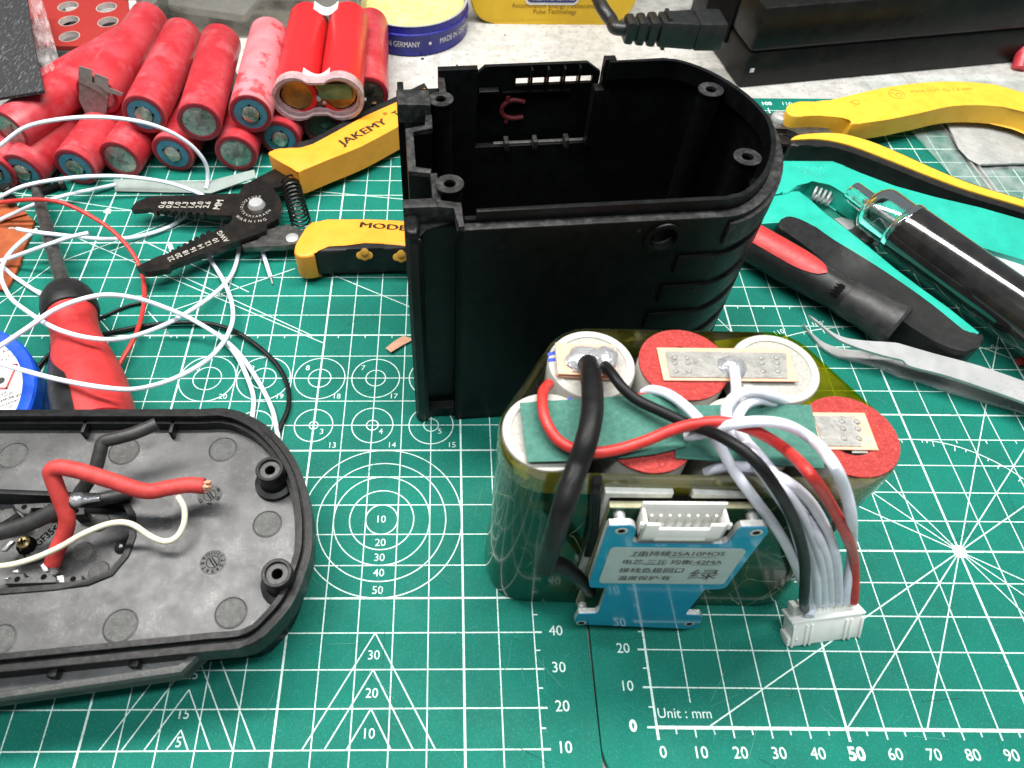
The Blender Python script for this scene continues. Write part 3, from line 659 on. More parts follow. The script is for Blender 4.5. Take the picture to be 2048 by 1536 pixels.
w = MB(); w.tube(W([(-40, 1136, .9), (20, 1130, 1.0), (70, 1116, 1.2), (120, 1094, 1.4), (170, 1066, 1.6), (222, 1047, 1.75), (262, 1048, 1.75), (300, 1072, 1.5), (330, 1083, 1.35), (354, 1073, 1.3), (368, 1046, 1.4), (368, 1015, 1.6), (355, 992, 1.75)]), .088, 12)
w.build('thin_cream_wire', m_cream, lid)

w = MB(); w.prism([(max(p.x, -18.6), p.y) for p in offset(out, .55)], -1.46, .06, .1, 2); w.build('outer_body', m_lidd, lid)
KL = .932                                     # same width as the housing it closes; stands on its outer rails
for o_ in [o for o in bpy.data.objects if o.type == 'MESH' and root_of(o) == lid.name]:
    o_.data.transform(Matrix.Scale(KL, 4))
lid.location = Vector((-14.35, 4.392, 1.404))*S

# ------------------------------------------------------------------ rebuilt battery pack
c7 = crop(960, 640, 2.3267); cb = crop(1140, 960, 4.6545)
pk = thing('battery_pack', 'rebuilt battery pack of seven cells with wires, green paper and blue protection board', 'battery pack', (0, 5.5, 0))
HT = 7.0
cells = [(-2.13, 6.67, 'w'), (.06, 6.66, 'r'), (2.25, 6.60, 'w'), (-3.30, 4.76, 'w'), (-1.10, 4.74, 'r'), (1.12, 4.72, 'w'), (3.40, 4.68, 'r')]
for x, y, k in cells:
    w = MB(); w.lathe([(0, 0), (1.03, 0), (1.05, .03), (1.05, HT-.05), (1.02, HT), (.84, HT), (.83, HT-.03)], (x, y, 0), (0, 0, 1), 48); c = w.build('cell', [m_cellw], pk)
    w = MB(); w.lathe([(.83, -.03), (.80, -.025), (0, -.02)], (x, y, HT), (0, 0, 1), 48); w.build('end_plate', m_cellm, c)
    if k == 'r':
        w = MB(); w.holes(circle((x, y), 1.06, 56), [circle((x, y), .52, 40)], HT+.005, HT+.05); w.build('insulator_ring', m_redpaper, c)
        w = MB(); w.cyl((x, y, HT-.05), (x, y, HT+.008), .51, 32); w.build('vent_hole', m_hollow, c)  # black plug painted in for the dark opening
        w = MB(); w.box((x+.1, y-.36, HT+.02), (.34, .16, .03)); w.build('cap_edge', m_cellw, c)
# wrapping
def hull(r, n=10):
    cs = [(-3.30, 4.76), (3.40, 4.68), (2.25, 6.60), (-2.13, 6.67)]; out = []
    for i in range(4):
        p, c, q = Vector(cs[i-1]), Vector(cs[i]), Vector(cs[(i+1) % 4])
        a0 = math.atan2((c-p).y, (c-p).x)-math.pi/2; a1 = math.atan2((q-c).y, (q-c).x)-math.pi/2
        while a1 < a0: a1 += 2*math.pi
        for k in range(n+1):
            a = a0+(a1-a0)*k/n; out.append((c.x+r*math.cos(a), c.y+r*math.sin(a)))
    return out
def hullwall(mb, zs, mi=0, faces=None):
    N = None; vs = []
    for z, r, dy in zs:
        h = hull(r); N = len(h)
        for i, (x, y) in enumerate(h):
            f = max(0, min(1, (5.6-y)/1.5))
            wob = .025*noise.noise(Vector((x*.9, y*.9, z*.5)))
            vs.append((x*(1+wob*.3), y+wob-dy*f, z))
    fs = []
    for j in range(len(zs)-1):
        for i in range(N):
            k = (i+1) % N
            if faces and not faces(i, N): continue
            fs.append((j*N+i, j*N+k, (j+1)*N+k, (j+1)*N+i))
    mb.add(vs, fs, mi)
front_only = lambda i, N: i < N*.60 or i >= N-12
w = MB(); hullwall(w, [(.0, 1.02, .30), (.10, 1.12, .32), (.5, 1.14, .30), (1.5, 1.13, .24), (3, 1.12, .15), (4.5, 1.115, .07), (5.6, 1.11, .03), (6.25, 1.105, .02)], 0, lambda i, N: i <= 20 or i >= 32)
w.build('paper_wrap', m_tapef, pk)
w = MB(); hullwall(w, [(6.22, 1.125, .035), (6.6, 1.12, .02), (6.95, 1.115, 0), (7.03, 1.08, 0)], 0, lambda i, N: i <= 20 or i >= 32); w.build('tape_band', m_tapeb, pk)
w = MB(); hullwall(w, [(.1, 1.12, 0), (3.5, 1.12, 0), (7.0, 1.12, 0)], 0, lambda i, N: 20 < i < 32); w.build('amber_film', m_kapton, pk)
w = MB(); w.poly([Vector((p[0], p[1], 6.93)) for p in [(2.9, 5.3), (4.35, 5.25), (3.15, 7.28), (2.3, 7.72), (2.0, 6.4)]]); w.build('amber_film', m_kapton, pk); w = MB(); w.poly([Vector((p[0], p[1], 6.90)) for p in [(1.0, 7.5), (2.3, 7.72), (2.0, 7.3), (1.1, 7.1)]]); w.build('amber_film', m_kapton, pk)
w = MB()
for q in (((-2.2, 5.1), (-1.2, 5.1), (-1.2, 6.2), (-2.2, 6.2)), ((0, 5.1), (1.2, 5.1), (1.2, 6.3), (0, 6.3)), ((2.2, 5.1), (2.6, 5.1), (2.4, 6.1), (1.5, 6.1)), ((-1, 5.5), (0, 5.5), (-.3, 7.4), (-.9, 7.4)), ((1, 5.5), (1.4, 5.5), (1.3, 7.4), (.9, 7.4))): w.prism(q, 2, 6.3)
w.build('cell_gap_fill', m_hollow, pk)  # black blocks filling the gaps between the cells
w = MB(); w.slab([P(*c7(x, y), HT+.16) for x, y in ((185, 385), (540, 362), (895, 335), (930, 460), (960, 588), (820, 622), (680, 640), (440, 655), (220, 660))], (0, 0, 1), .03)
w.slab([P(*c7(x, y), HT+.10) for x, y in ((905, 400), (1200, 392), (1540, 395), (1575, 545), (1605, 690), (1250, 665), (910, 642))], (0, 0, 1), .03); w.build('green_paper_sheet', m_greenpaper, pk)
def quad(l, z): return [P(*c7(x, y), z) for x, y in l]
for cq, nq, z in ((((822, 128), (1435, 135), (1480, 285), (855, 280)), ((862, 145), (1425, 152), (1432, 270), (885, 265)), 7.10), (((1545, 430), (1790, 432), (1855, 605), (1590, 600)), ((1555, 445), (1745, 447), (1775, 587), (1595, 585)), 7.09), (((350, 108), (630, 115), (640, 262), (365, 250)), ((440, 125), (625, 125), (636, 250), (430, 240)), 7.14)):
    w = MB(); w.slab(quad(cq, z), (0, 0, 1), .03); cs = w.build('copper_strip', m_copper, pk)
    w = MB(); w.slab(quad(nq, z+.025), (0, 0, 1), .02)
    if z < 7.12:
        for qx in ((905, 965, 1310, 1380) if cq[0][0] < 1000 else (1650, 1720)):
            for qy in ((175, 198, 237) if cq[0][0] < 1000 else (472, 505, 550)):
                a = P(*c7(qx+(qy-175)*.12, qy), z+.03); w.lathe([(.07, -.01), (.06, .015), (.03, .025), (0, .015)], a, (0, 0, 1), 10)
    w.build('nickel_tab', m_nickel, cs)
w = MB(); w.slab(quad(((352, 250), (640, 262), (642, 278), (362, 262)), 7.06), (0, 0, 1), .05); w.slab(quad(((350, 105), (372, 108), (385, 250), (362, 250)), 7.19), (0, 0, 1), .05); w.build('copper_fold', m_copper, pk)
def blob(mb, c, rx, ry, h, seed=0, rot=0):
    n, m = 28, 9; vs = []; fs = []
    for j in range(m+1):
        t = j/m
        for i in range(n):
            a = 2*math.pi*i/n; R = (1-t)
            k = 1+.22*noise.noise(Vector((math.cos(a)*1.3, math.sin(a)*1.3, seed)))
            x, y = rx*R*k*math.cos(a), ry*R*k*math.sin(a)
            z = h*(1-R**2.2)+.04*noise.noise(Vector((x*6, y*6, seed+5)))*(1-R)
            vs.append(Vector(c)+Vector((x*math.cos(rot)-y*math.sin(rot), x*math.sin(rot)+y*math.cos(rot), z)))
    for j in range(m):
        for i in range(n): fs.append((j*n+i, j*n+(i+1) % n, (j+1)*n+(i+1) % n, (j+1)*n+i))
    fs.append(tuple(m*n+i for i in range(n))); mb.add(vs, fs)
for bp_ in (((495, 180), 7.17, .50, .40, .20, 1), ((592, 178), 7.17, .26, .36, .16, 2), ((1172, 215), 7.12, .36, .35, .20, 3)):
    w = MB(); blob(w, P(*c7(*bp_[0]), bp_[1]), *bp_[2:]); w.build('solder_joint', m_solder, pk)
w = MB()
for q in (((312, 155), (348, 143), (350, 160), (316, 168)), ((312, 178), (350, 176), (352, 190), (320, 196)), ((405, 370), (425, 355), (430, 362), (412, 378))): w.slab(quad(q, 7.006), (0, 0, 1), .004)
w.build('pen_mark', m_bluepen, pk)
# wires on the pack
def wire(name, pts, r, m, seg=12, n=8, fwd=0.0):
    out_ = []
    for i_, (x, y, z) in enumerate(pts):
        p = P(x, y, z)
        if z < 6.95 and i_ > 2:
            lim = 3.42-.42*(1-p.z/7)-r-fwd
            if p.y > lim and p.x < 4.6: p = PYp(x, y, lim)
        out_.append(p)
    if pts[-1][2] < 1.6 and pts[-1][1] > 1150:                         # run the conductor down into its sleeve on the plug
        x, y, z = pts[-1]; out_.append(P(x+(1650-x)*.04, max(y+18, 1203), .95))
    w = MB(); w.tube(out_, r, seg, n=n); return w.build(name, m, pk)
thick = W([(1176, 728, 7.30), (1181, 750, 7.62), (1185, 790, 7.85), (1183, 835, 7.95), (1172, 885, 7.9), (1156, 930, 7.6)])+[PYp(1142, 970, 3.15), PYp(1125, 1020, 2.75), PYp(1108, 1075, 2.6), PYp(1094, 1118, 2.6), PYp(1089, 1134, 2.6)]
w = MB(); w.tube(thick, .24, 18, n=8); w.build('thick_black_cable', m_blackw, pk)
w = MB(); w.tube([PYp(1095, 1128, 2.75), PYp(1118, 1130, 2.85), PYp(1150, 1150, 2.95), PYp(1182, 1184, 2.95)], [.20, .22, .20, .15], 14); w.build('thick_black_cable', m_blackw, pk)
wire('thin_black_wire', [(1210, 731, 7.25), (1222, 745, 7.45), (1245, 775, 7.5), (1275, 800, 7.45), (1325, 824, 7.5), (1380, 849, 7.6), (1440, 872, 8.15), (1500, 912, 8.3), (1545, 965, 7.9), (1582, 1030, 6.6), (1603, 1090, 4.8), (1610, 1140, 2.7), (1608, 1200, 1.25)], .125, m_blackw, fwd=.42)
wire('red_sense_wire', [(1098, 768, 7.05), (1086, 785, 7.35), (1086, 820, 7.45), (1098, 855, 7.45), (1122, 885, 7.42), (1170, 904, 7.40), (1225, 901, 7.40), (1290, 882, 7.5), (1350, 858, 7.7), (1410, 845, 7.95), (1460, 846, 8.05), (1515, 864, 7.95), (1570, 898, 7.5), (1620, 948, 6.6), (1662, 1010, 5.3), (1690, 1065, 4.1), (1707, 1115, 3.0), (1709, 1178, 1.5)], .125, m_redw, fwd=.2)
WH = [
 [(1468, 742, 7.20), (1471, 760, 7.35), (1472, 790, 7.30), (1464, 812, 7.35), (1466, 840, 7.40), (1480, 872, 7.38), (1503, 915, 7.1), (1540, 965, 6.5), (1580, 1030, 5.2), (1600, 1095, 3.8), (1618, 1150, 2.4), (1622, 1205, 1.25)],
 [(1568, 802, 7.05), (1545, 792, 7.4), (1508, 783, 7.7), (1478, 788, 7.8), (1456, 808, 7.75), (1452, 832, 7.6), (1462, 858, 7.45), (1488, 890, 7.4), (1525, 940, 6.9), (1570, 1000, 5.8), (1605, 1060, 4.5), (1628, 1120, 3.1), (1634, 1190, 1.5)],
 [(1548, 806, 7.05), (1520, 800, 7.35), (1493, 808, 7.55), (1478, 828, 7.6), (1476, 850, 7.55), (1490, 880, 7.45), (1530, 925, 7.1), (1575, 985, 6.0), (1615, 1050, 4.7), (1640, 1115, 3.2), (1649, 1190, 1.5)],
 [(1372, 871, 7.30), (1392, 870, 7.45), (1425, 861, 7.75), (1470, 848, 8.2), (1520, 843, 8.3), (1575, 851, 8.15), (1625, 880, 7.7), (1664, 925, 6.9), (1690, 980, 5.8), (1703, 1040, 4.5), (1703, 1100, 3.2), (1693, 1180, 1.5)],
 [(1288, 786, 6.9), (1305, 780, 7.15), (1335, 788, 7.3), (1370, 812, 7.4), (1405, 848, 7.45), (1435, 885, 7.5), (1468, 942, 7.1), (1513, 1003, 6.0), (1560, 1068, 4.6), (1592, 1132, 3.0), (1612, 1190, 1.4), (1618, 1215, 1.0)],
 [(1412, 945, 6.6), (1440, 936, 6.9), (1480, 933, 7.1), (1530, 943, 7.0), (1580, 967, 6.5), (1625, 1010, 5.5), (1655, 1065, 4.3), (1672, 1120, 3.0), (1677, 1188, 1.5)],
 [(1500, 905, 7.3), (1540, 950, 6.8), (1585, 1000, 5.8), (1625, 1055, 4.5), (1652, 1115, 3.1), (1662, 1188, 1.5)],
]
for k_, q in enumerate(WH): wire('white_sense_wire', q, .118, m_white, fwd=(.0, .06, .12, .3, .0, .02, .1)[k_])
# plug at the end of the wires
A_, B_ = P(1573, 1222, 1.0), P(1727, 1200, 1.0)
xd = (B_-A_); xd.z = 0; LP = xd.length; xd.normalize(); yd = Vector((-xd.y, xd.x, 0))
tilt = math.radians(-30)
zd = (Vector((0, 0, 1))*math.cos(tilt)+yd*math.sin(-tilt)).normalized(); yd2 = zd.cross(xd)
base = P(1608, 1293, .06)-xd*.42
PM = Matrix((xd, yd2, zd)).transposed().to_4x4(); PM.translation = base
w = MB()
def pb(c, s_, bev=.02): w.from_bm(_cube(s_, bev), 0, PM @ Matrix.Translation(Vector(c)))
def _cube(s_, bev):
    bm = bmesh.new(); bmesh.ops.create_cube(bm, size=1)
    for v in bm.verts: v.co = Vector((v.co.x*s_[0], v.co.y*s_[1], v.co.z*s_[2]))
    if bev: bmesh.ops.bevel(bm, geom=list(bm.edges), offset=bev, segments=2, profile=.5, affect='EDGES', clamp_overlap=True)
    return bm
LP = 2.12
pb((LP/2, .30, .42), (LP-.10, .50, .84), .03)
pb((LP/2, .32, .86), (LP+.06, .58, .10), .04)
for x in (.06, .44, .58, LP-.52, LP-.38, LP-.06): pb((x, .03, .38), (.07, .07, .74), .02)
pb((LP-.0, .25, .45), (.12, .2, .14), .02); pb((.0, .25, .18), (.14, .4, .3), .02)
pb((.18, .02, .28), (.06, .05, .06), .02)
for k in range(8):
    x = .20+k*(LP-.40)/7; pb((x, .42, 1.0), (.17, .30, .42), .03)
    if k: pb((x-.5*(LP-.4)/7, .42, .92), (.05, .26, .3), .01)
w.build('plug', m_nylon, pk)
# protection board
X0 = Vector((0, 2.42, .3)); tv = Vector((0, .061, .998)).normalized(); nv = Vector((1, 0, 0)).cross(tv)      # nv points towards the viewer
def PB(x, y, off=0.0): return PPl(*cb(x, y), X0+nv*off, nv)
bd = [(345, 452), (375, 432), (560, 427), (600, 440), (617, 470), (612, 500), (580, 555), (582, 585), (620, 598), (1420, 605), (1470, 590), (1520, 530), (1560, 470), (1600, 445), (1810, 440), (1843, 460), (1845, 490), (1455, 1000), (1410, 1015), (1250, 1020), (1078, 1242), (1090, 1264), (1215, 1266), (1236, 1290), (1195, 1372), (1060, 1386), (600, 1365), (60, 1342), (42, 1318), (82, 1252), (240, 1250), (272, 1225), (342, 1020), (330, 1005), (190, 1000), (176, 960)]
w = MB(); w.slab([PB(x, y) for x, y in bd], nv, .03, 0, .008); pbd = w.build('heat_sink_plate', m_blue, pk)
w = MB(); ed = [PB(x, y)-nv*.031 for x, y in bd]; w.slab(ed, nv, .15); w.build('plate_edge', m_alu, pbd)
w = MB(); w.slab([PB(x, y, .014) for x, y in ((410, 632), (1000, 638), (1600, 645), (1632, 658), (1635, 675), (1440, 955), (1420, 968), (1390, 971), (290, 960), (272, 945), (275, 925), (370, 660), (385, 640))], nv, .012)
stk = w.build('sticker', m_sticker, pbd)
w = MB()
def bt(s_, xl, xr, yb, h, off=.017):
    a, b = PB(xl, yb, off), PB(xr, yb, off); k = (b-a).length
    for sh_ in range(2): w.text(s_, h, a+Vector((.012*sh_, 0, 0))+nv*(.001*sh_), b-a, tv, 0, 'LEFT', width=k, valign='BOTTOM_BASELINE')
H1 = .60
LS = (PB(700, 700)-PB(700, 780)).length
bt('7串持续25A10MOS', 572, 1428, 706, LS*.62); bt('电芯:三元', 485, 890, 782, LS*.60); bt('均衡:42MA', 925, 1405, 784, LS*.60)
bt('接线负极同口', 450, 1045, 858, LS*.60); bt('温度保护:有', 435, 920, 930, LS*.60); bt('绿', 1085, 1350, 918, LS*1.30)
for xl, xr, yy in ((545, 725, 712), (908, 1362, 722), (680, 878, 788), (1122, 1390, 794), (645, 1030, 862)):
    a, b = PB(xl, yy, .018), PB(xr, yy, .018); w.add([a, b, b+tv*.022, a+tv*.022], [(0, 1, 2, 3)])
w.build('print', m_inkk, stk)
for x, y in ((480, 475), (1735, 492), (105, 1330), (1110, 1340)):
    a = PB(x, y, .004); w = MB(); w.lathe([(.05, .0), (.13, .004), (.14, 0)], a, nv, 24, 1); w.lathe([(0, .003), (.085, .003)], a, nv, 24, 0); w.build('plate_hole', [m_hollow, m_alu], pbd)  # flat black disc gives the hole its shade
w = MB(); q = [PB(x, y, -.45) for x, y in ((375, 262), (1765, 272))]
zb = PB(50, 1180, -.45).z; q += [q[1]-tv*((q[1].z-zb)/tv.z), q[0]-tv*((q[0].z-zb)/tv.z)]
w.slab(q, nv, .02); w.slab([p-nv*.02 for p in q], nv, .16, 1); pcb = w.build('circuit_board', [m_pcb, m_pcbe], pk)
w = MB(); w.slab([p-nv*.20+tv*.10 for p in q], nv, .06); w.build('black_backing', m_hollow, pk)
w = MB()
for xl, xr, yl, yr in ((330, 968, 118, 128), (1150, 1740, 128, 150)):
    a, b = PB(xl, yl, -.66), PB(xr, yr, -.66)
    w.slab([a, b, b-tv*4.5, a-tv*4.5], nv, .20, 0, .02)
w.build('foam_pad', m_foam, pk)
for x, y in ((470, 405), (1715, 412), (120, 1235)):
    a = PB(x, y, -.20); w = MB(); w.cyl(a, a-nv*.26, .13, 20); w.build('standoff', m_alu, pcb)
hl, hr_ = PB(628, 563, .03), PB(1395, 569, .03); hx = (hr_-hl); HL = hx.length; hx.normalize()
HMx = Matrix((hx, -nv, tv)).transposed().to_4x4(); HMx.translation = hl-tv*.02
w = MB()
def hb(c, s_, bev=.012): w.from_bm(_cube(s_, bev), 0, HMx @ Matrix.Translation(Vector(c)))
HH, HD, tt = .80, .45, .07
hb((HL/2, HD-tt/2, HH/2+.08), (HL, tt, HH+.16)); hb((tt/2, HD/2, HH/2), (tt, HD, HH)); hb((HL-tt/2, HD/2, HH/2), (tt, HD, HH))
hb((HL/2, HD/2, tt), (HL, HD, tt*2)); hb((HL*.10, tt/2, HH*.44), (HL*.2, tt, HH*.88)); hb((HL*.90, tt/2, HH*.44), (HL*.2, tt, HH*.88)); hb((HL/2, tt/2, HH*.32), (HL, tt*.9, HH*.64))
hb((-.02, tt/2, HH*.8), (.1, tt, .2)); hb((HL+.02, tt/2, HH*.8), (.1, tt, .2))
hd = w.build('socket', m_nylon, pk)
w = MB()
for k in range(8):
    x = tt+.14+k*(HL-2*tt-.28)/7; w.from_bm(_cube((.06, .06, .55), .01), 0, HMx @ Matrix.Translation(Vector((x, HD*.55, .45))))
w.build('pin', m_steel, hd)
w = MB()
for dx in (0, .10, .2):
    w.tube([PYp(1192+dx*40, 938, 3.9), PYp(1188+dx*50, 970, 3.45), PYp(1184+dx*60, 1010, 3.35), PYp(1182+dx*50, 1060, 3.3), PYp(1172+dx*50, 1110, 3.28)], .06, 8)
w.build('thin_black_lead', m_blackw, pk)

# ------------------------------------------------------------------ red cells in the heap
def cell_parts(root, sleeve, kind, dirty=False):
    r, L = .925, 6.5
    w = MB(); pr = [(.70, .05), (.72, .0), (.86, .0), (.915, .03), (r, .09)]
    if kind == 'pos': pr += [(r, .30), (r-.035, .36), (r-.035, .46), (r, .55)]
    pr += [(r, L-.08), (r-.05, L), (.70, L), (0, L-.01)]
    w.lathe(pr, (0, 0, 0), (0, 1, 0), 40); w.build('sleeve', sleeve, root, local=True)
    w = MB(); w.lathe([(.73, .06), (.71, -.004), (.84, -.006), (.88, .006)], (0, 0, 0), (0, 1, 0), 40); w.build('sleeve_edge', m_rim, root, local=True)
    if kind == 'pos':
        w = MB(); w.lathe([(.40, .03), (.40, .01), (.69, .01), (.71, .04)], (0, 0, 0), (0, 1, 0), 40); w.build('insulator_ring', m_bluering, root, local=True)
        w = MB(); w.lathe([(0, -.10), (.30, -.10), (.36, -.07), (.37, .02), (.41, .06)], (0, 0, 0), (0, 1, 0), 28); w.build('terminal_cap', m_cap, root, local=True)
        w = MB()
        for k in range(3):
            a = math.radians(30+120*k); w.box((.37*math.cos(a), .0, .37*math.sin(a)), (.14, .04, .10), mi=0, rot=Matrix.Rotation(-a, 3, 'Y'))
        w.build('vent_slot', m_hollow, root, local=True)
    else:
        w = MB(); w.lathe([(0, .012), (.62, .012), (.66, .02), (.72, .05)], (0, 0, 0), (0, 1, 0), 36); w.build('can_bottom', m_capdirty if dirty else m_capneg, root, local=True)
        w = MB(); w.box((.02, -.005, .25), (.26, .03, .55), .01, rot=Matrix.Rotation(.1, 3, 'Y')); w.box((.1, -.01, -.1), (.5, .012, .10), rot=Matrix.Rotation(-.4, 3, 'Y')); w.build('torn_tab', m_dsteel if dirty else m_nickel, root, local=True)
protos = {}
def children(o): return [c for c in bpy.data.objects if c.parent == o]
def red_cell(front_px, back_px, z, kind, label, sleeve='n', roll=0.0, dirty=False, tilt=0.0):
    Fp = P(front_px[0], front_px[1], z); Bp = P(back_px[0], back_px[1], z+.9)
    yaw = math.atan2(-(Bp-Fp).x, (Bp-Fp).y)
    key = (kind, sleeve, dirty)
    if key not in protos:
        o = bpy.data.objects.new('red_battery', None); col.objects.link(o); o.empty_display_size = .01
        WM[o.name] = Matrix.Identity(4)
        cell_parts(o, {'n': m_sleeve, 'p': m_sleeve2, 'b': m_sleeve3}[sleeve], kind, dirty); protos[key] = o
        bpy.context.view_layer.update()
    else:
        src = protos[key]; o = src.copy(); col.objects.link(o)
        for ch in children(src):
            if ch.parent == src and ch.name in bpy.data.objects:
                c = ch.copy(); c.parent = o; col.objects.link(c)
    o.location = Fp*S; o.rotation_euler = Matrix.Rotation(yaw, 4, 'Z').to_quaternion().to_matrix().to_4x4().to_euler() if False else (tilt, roll, yaw)
    o['label'] = label; o['category'] = 'battery'; o['group'] = 'salvaged red battery cells in the heap'
    return o
zb_, zt_ = .93, 2.52
red_cell((45, 345), (150, 165), zb_, 'pos', 'bottom-row red cell with silver cap in blue ring, nearest the bolt', roll=.3)
red_cell((150, 335), (225, 175), zb_, 'pos', 'bottom-row red cell with blue ring just left of the crumpled greenish-ended one', roll=1.0)
red_cell((240, 320), (315, 160), zb_, 'neg', 'bottom-row red cell showing a crumpled greenish metal end under the white wire loop', roll=.4)
red_cell((345, 308), (395, 170), zb_, 'pos', 'bottom-row red cell with blue ring between two cells with greenish flat ends', roll=2.0)
red_cell((472, 308), (500, 150), zb_, 'neg', 'bottom-row red cell with pale green flat end left of the yellow stripper handle', roll=0)
red_cell((560, 278), (585, 140), zb_, 'pos', 'bottom-row red cell with golden cap touching the tip of the yellow stripper handle', roll=1.4)
red_cell((646, 254), (655, 120), zb_, 'neg', 'bottom-row red cell with blackened dirty end under the shrink-wrapped pair', roll=.8, dirty=True)
red_cell((-12, 345), (85, 170), zb_, 'pos', 'red cell cut off by the left photo edge in the bottom row', roll=.2)
red_cell((195, 190), (270, 28), zt_+.1, 'neg', 'upper red cell with bent nickel strips welded across its end', roll=.2)
red_cell((288, 230), (350, 45), zt_, 'pos', 'upper red cell with blue ring, smooth pink streaks, right of the one with bent strips', roll=.5)
red_cell((398, 245), (432, 48), zt_, 'neg', 'upper red cell with flat silver end in the middle of the heap', roll=0)
red_cell((501, 228), (527, 52), zt_, 'pos', 'upper red cell with chalky pale patches, left of the shrink-wrapped pair', 'p', roll=1.1)
red_cell((738, 190), (737, 55), 1.25, 'neg', 'red cell at the right end of the heap beside the blue paste tin', roll=.3, dirty=True)
red_cell((20, 262), (130, 130), zt_-.2, 'neg', 'upper red cell at the left, mostly hidden behind the wire loop and black felt', roll=.3)
red_cell((85, 190), (160, 100), 2.2, 'neg', 'red cell lying under the black felt and clear bag', roll=.3)
# bent strips on the upper cell
a = P(195, 190, zt_+.1)+Vector((0, -.02, 0))
t = thing('nickel_strip', 'bent nickel strips sticking up from the end of an upper red cell', 'metal strip', (a.x, a.y, a.z))
c8 = crop(0, 0, 6.4); ys = a.y-.10
w = MB(); w.slab([PYp(*c8(x, y), ys) for x, y in ((1000, 855), (1175, 905), (1180, 1060), (1390, 1150), (1385, 1270), (1280, 1180), (1000, 1040))], (0, -1, .1), .03)
w.slab([PYp(*c8(x, y), ys-.1) for x, y in ((1200, 945), (1380, 1010), (1390, 1120), (1575, 1190), (1560, 1225), (1380, 1180), (1205, 1060))], (0, -1, .1), .03); w.build('bent_strip', m_nickel, t)
w = MB(); w.slab([PYp(*c8(x, y), ys+.04) for x, y in ((1010, 1040), (1280, 1180), (1385, 1270), (1360, 1440), (1230, 1500), (1090, 1440), (1010, 1280))], (0, -1, .05), .02); w.build('end_plate', m_copper if False else m_nickel, t)
# shrink-wrapped pair
Fp = P(637, 192, zt_+.1); Bp = P(648, 30, zt_+1.1); yaw = math.atan2(-(Bp-Fp).x, (Bp-Fp).y)
pr = thing('battery_pair', 'two bright red cells joined side by side in cloudy shrink wrap', 'battery pair', Fp, yaw)
for sx_ in (-.98, .98):
    w = MB(); w.lathe([(.70, .02), (.9, .0), (.96, .08), (.96, 6.4), (.90, 6.5), (0, 6.5)], (sx_, 0, 0), (0, 1, 0), 40); w.build('cell', m_sleeve3, pr, local=True)
pe = [Vector((-.98+1.0*math.cos(a_), 1.0*math.sin(a_))) for a_ in [math.radians(50+260*i/18) for i in range(19)]]+[Vector((.98+1.0*math.cos(a_), 1.0*math.sin(a_))) for a_ in [math.radians(-130+260*i/18) for i in range(19)]]
XZ = Matrix.Rotation(math.pi/2, 4, 'X')
pin_ = [Vector((p.x*.86, p.y*.76)) for p in pe]
w = MB(); w.holes([(p.x, p.y) for p in pe], [[(p.x, p.y) for p in pin_]], -.30, .12, 0, XZ); w.holes([(p.x*1.01, p.y*1.03) for p in pe], [[(p.x*.93, p.y*.9) for p in pe]], .08, .28, 0, XZ); w.build('shrink_wrap', m_shrink, pr, local=True)
w = MB(); w.holes([(p.x*.82, p.y*.68) for p in pe], [], -.16, -.12, 0, Matrix.Translation((0, -.02, 0)) @ XZ); w.build('amber_end', m_brassy, pr, local=True)
w = MB(); w.box((.75, -.02, .22), (1.5, .12, .75), .06); w.build('green_end', m_greenend, pr, local=True)
w = MB(); w.lathe([(0, -.12), (.10, -.06), (.14, .1)], (.0, -.05, -.1), (0, 1, 0), 14); w.build('solder_joint', m_solder, pr, local=True); w = MB(); w.lathe([(0, -.1), (.08, -.04), (.1, .1)], (.22, -.05, -.3), (0, 1, 0), 14); w.build('solder_joint', m_solder, pr, local=True)
for y_ in (.35, 6.2):
    w = MB(); w.grid(lambda u_, v_: Vector(((u_-.5)*1.15, y_+(v_-.5)*.75, .86-.32*math.cos((u_-.5)*math.pi)+.05)), 8, 1, 0, .03)
    w.build('white_tape', m_label, pr, local=True)
# small board at the end of the right cell
a = P(735, 208, 1.1); w = MB(); w.slab([P(x, y, 1.3) for x, y in ((708, 192), (768, 202), (760, 226), (704, 214))], (0, -.3, 1), .12, 0)
for x, y, m_ in ((715, 199, 1), (728, 200, 1), (748, 207, 2)): q = P(x, y, 1.36); w.box(q, (.22, .2, .12), .02, mi=m_)
w.slab([P(x, y, .5) for x, y in ((700, 222), (748, 226), (742, 244), (698, 240))], (0, -.3, 1), .1, 3)
w.build('small_circuit_board', [m_hollow, m_alu, m_brass, m_greenend], label='small dark circuit board at the end of the rightmost red cell', cat='circuit board')

# ------------------------------------------------------------------ wire stripper
c5 = crop(260, 320, 5.389); c6 = crop(520, 180, 4.04)
ws = thing('wire_stripper', 'black-bladed wire stripper with orange-yellow handles and coil spring', 'wire stripper', P(520, 420, 0))
ZB = .95
def pl2(fn, l, z): return [P(*fn(x, y), z)[:2] for x, y in l]
def notched(a, b, n, r, sgn, start=.0):       # notches along the edge a -> b
    out = [a]; d = Vector((b[0]-a[0], b[1]-a[1])); L = d.length; d.normalize(); nn = Vector((-d.y, d.x))*sgn
    for k in range(n):
        rr = r*(.55+.6*k/(n-1)); cx = Vector(a)+d*(L*(k+.5)/n)
        for j in range(7):
            t_ = math.pi*(1-j/6); out.append(tuple(cx+d*(rr*math.cos(t_))+nn*(rr*math.sin(t_))))
    out.append(b); return out
up_j = [(10, 525), (60, 452), (190, 400), (320, 388), (1160, 358), (1250, 420), (1250, 600), (1070, 598)]+notched((850, 590), (285, 576), 7, 36, 1)[::1]+[(258, 572), (235, 530), (200, 520), (30, 536)]
w = MB(); w.prism(pl2(c5, up_j, ZB), ZB-.24, ZB, .015, 1); w.build('upper_jaw', m_blackst, ws)
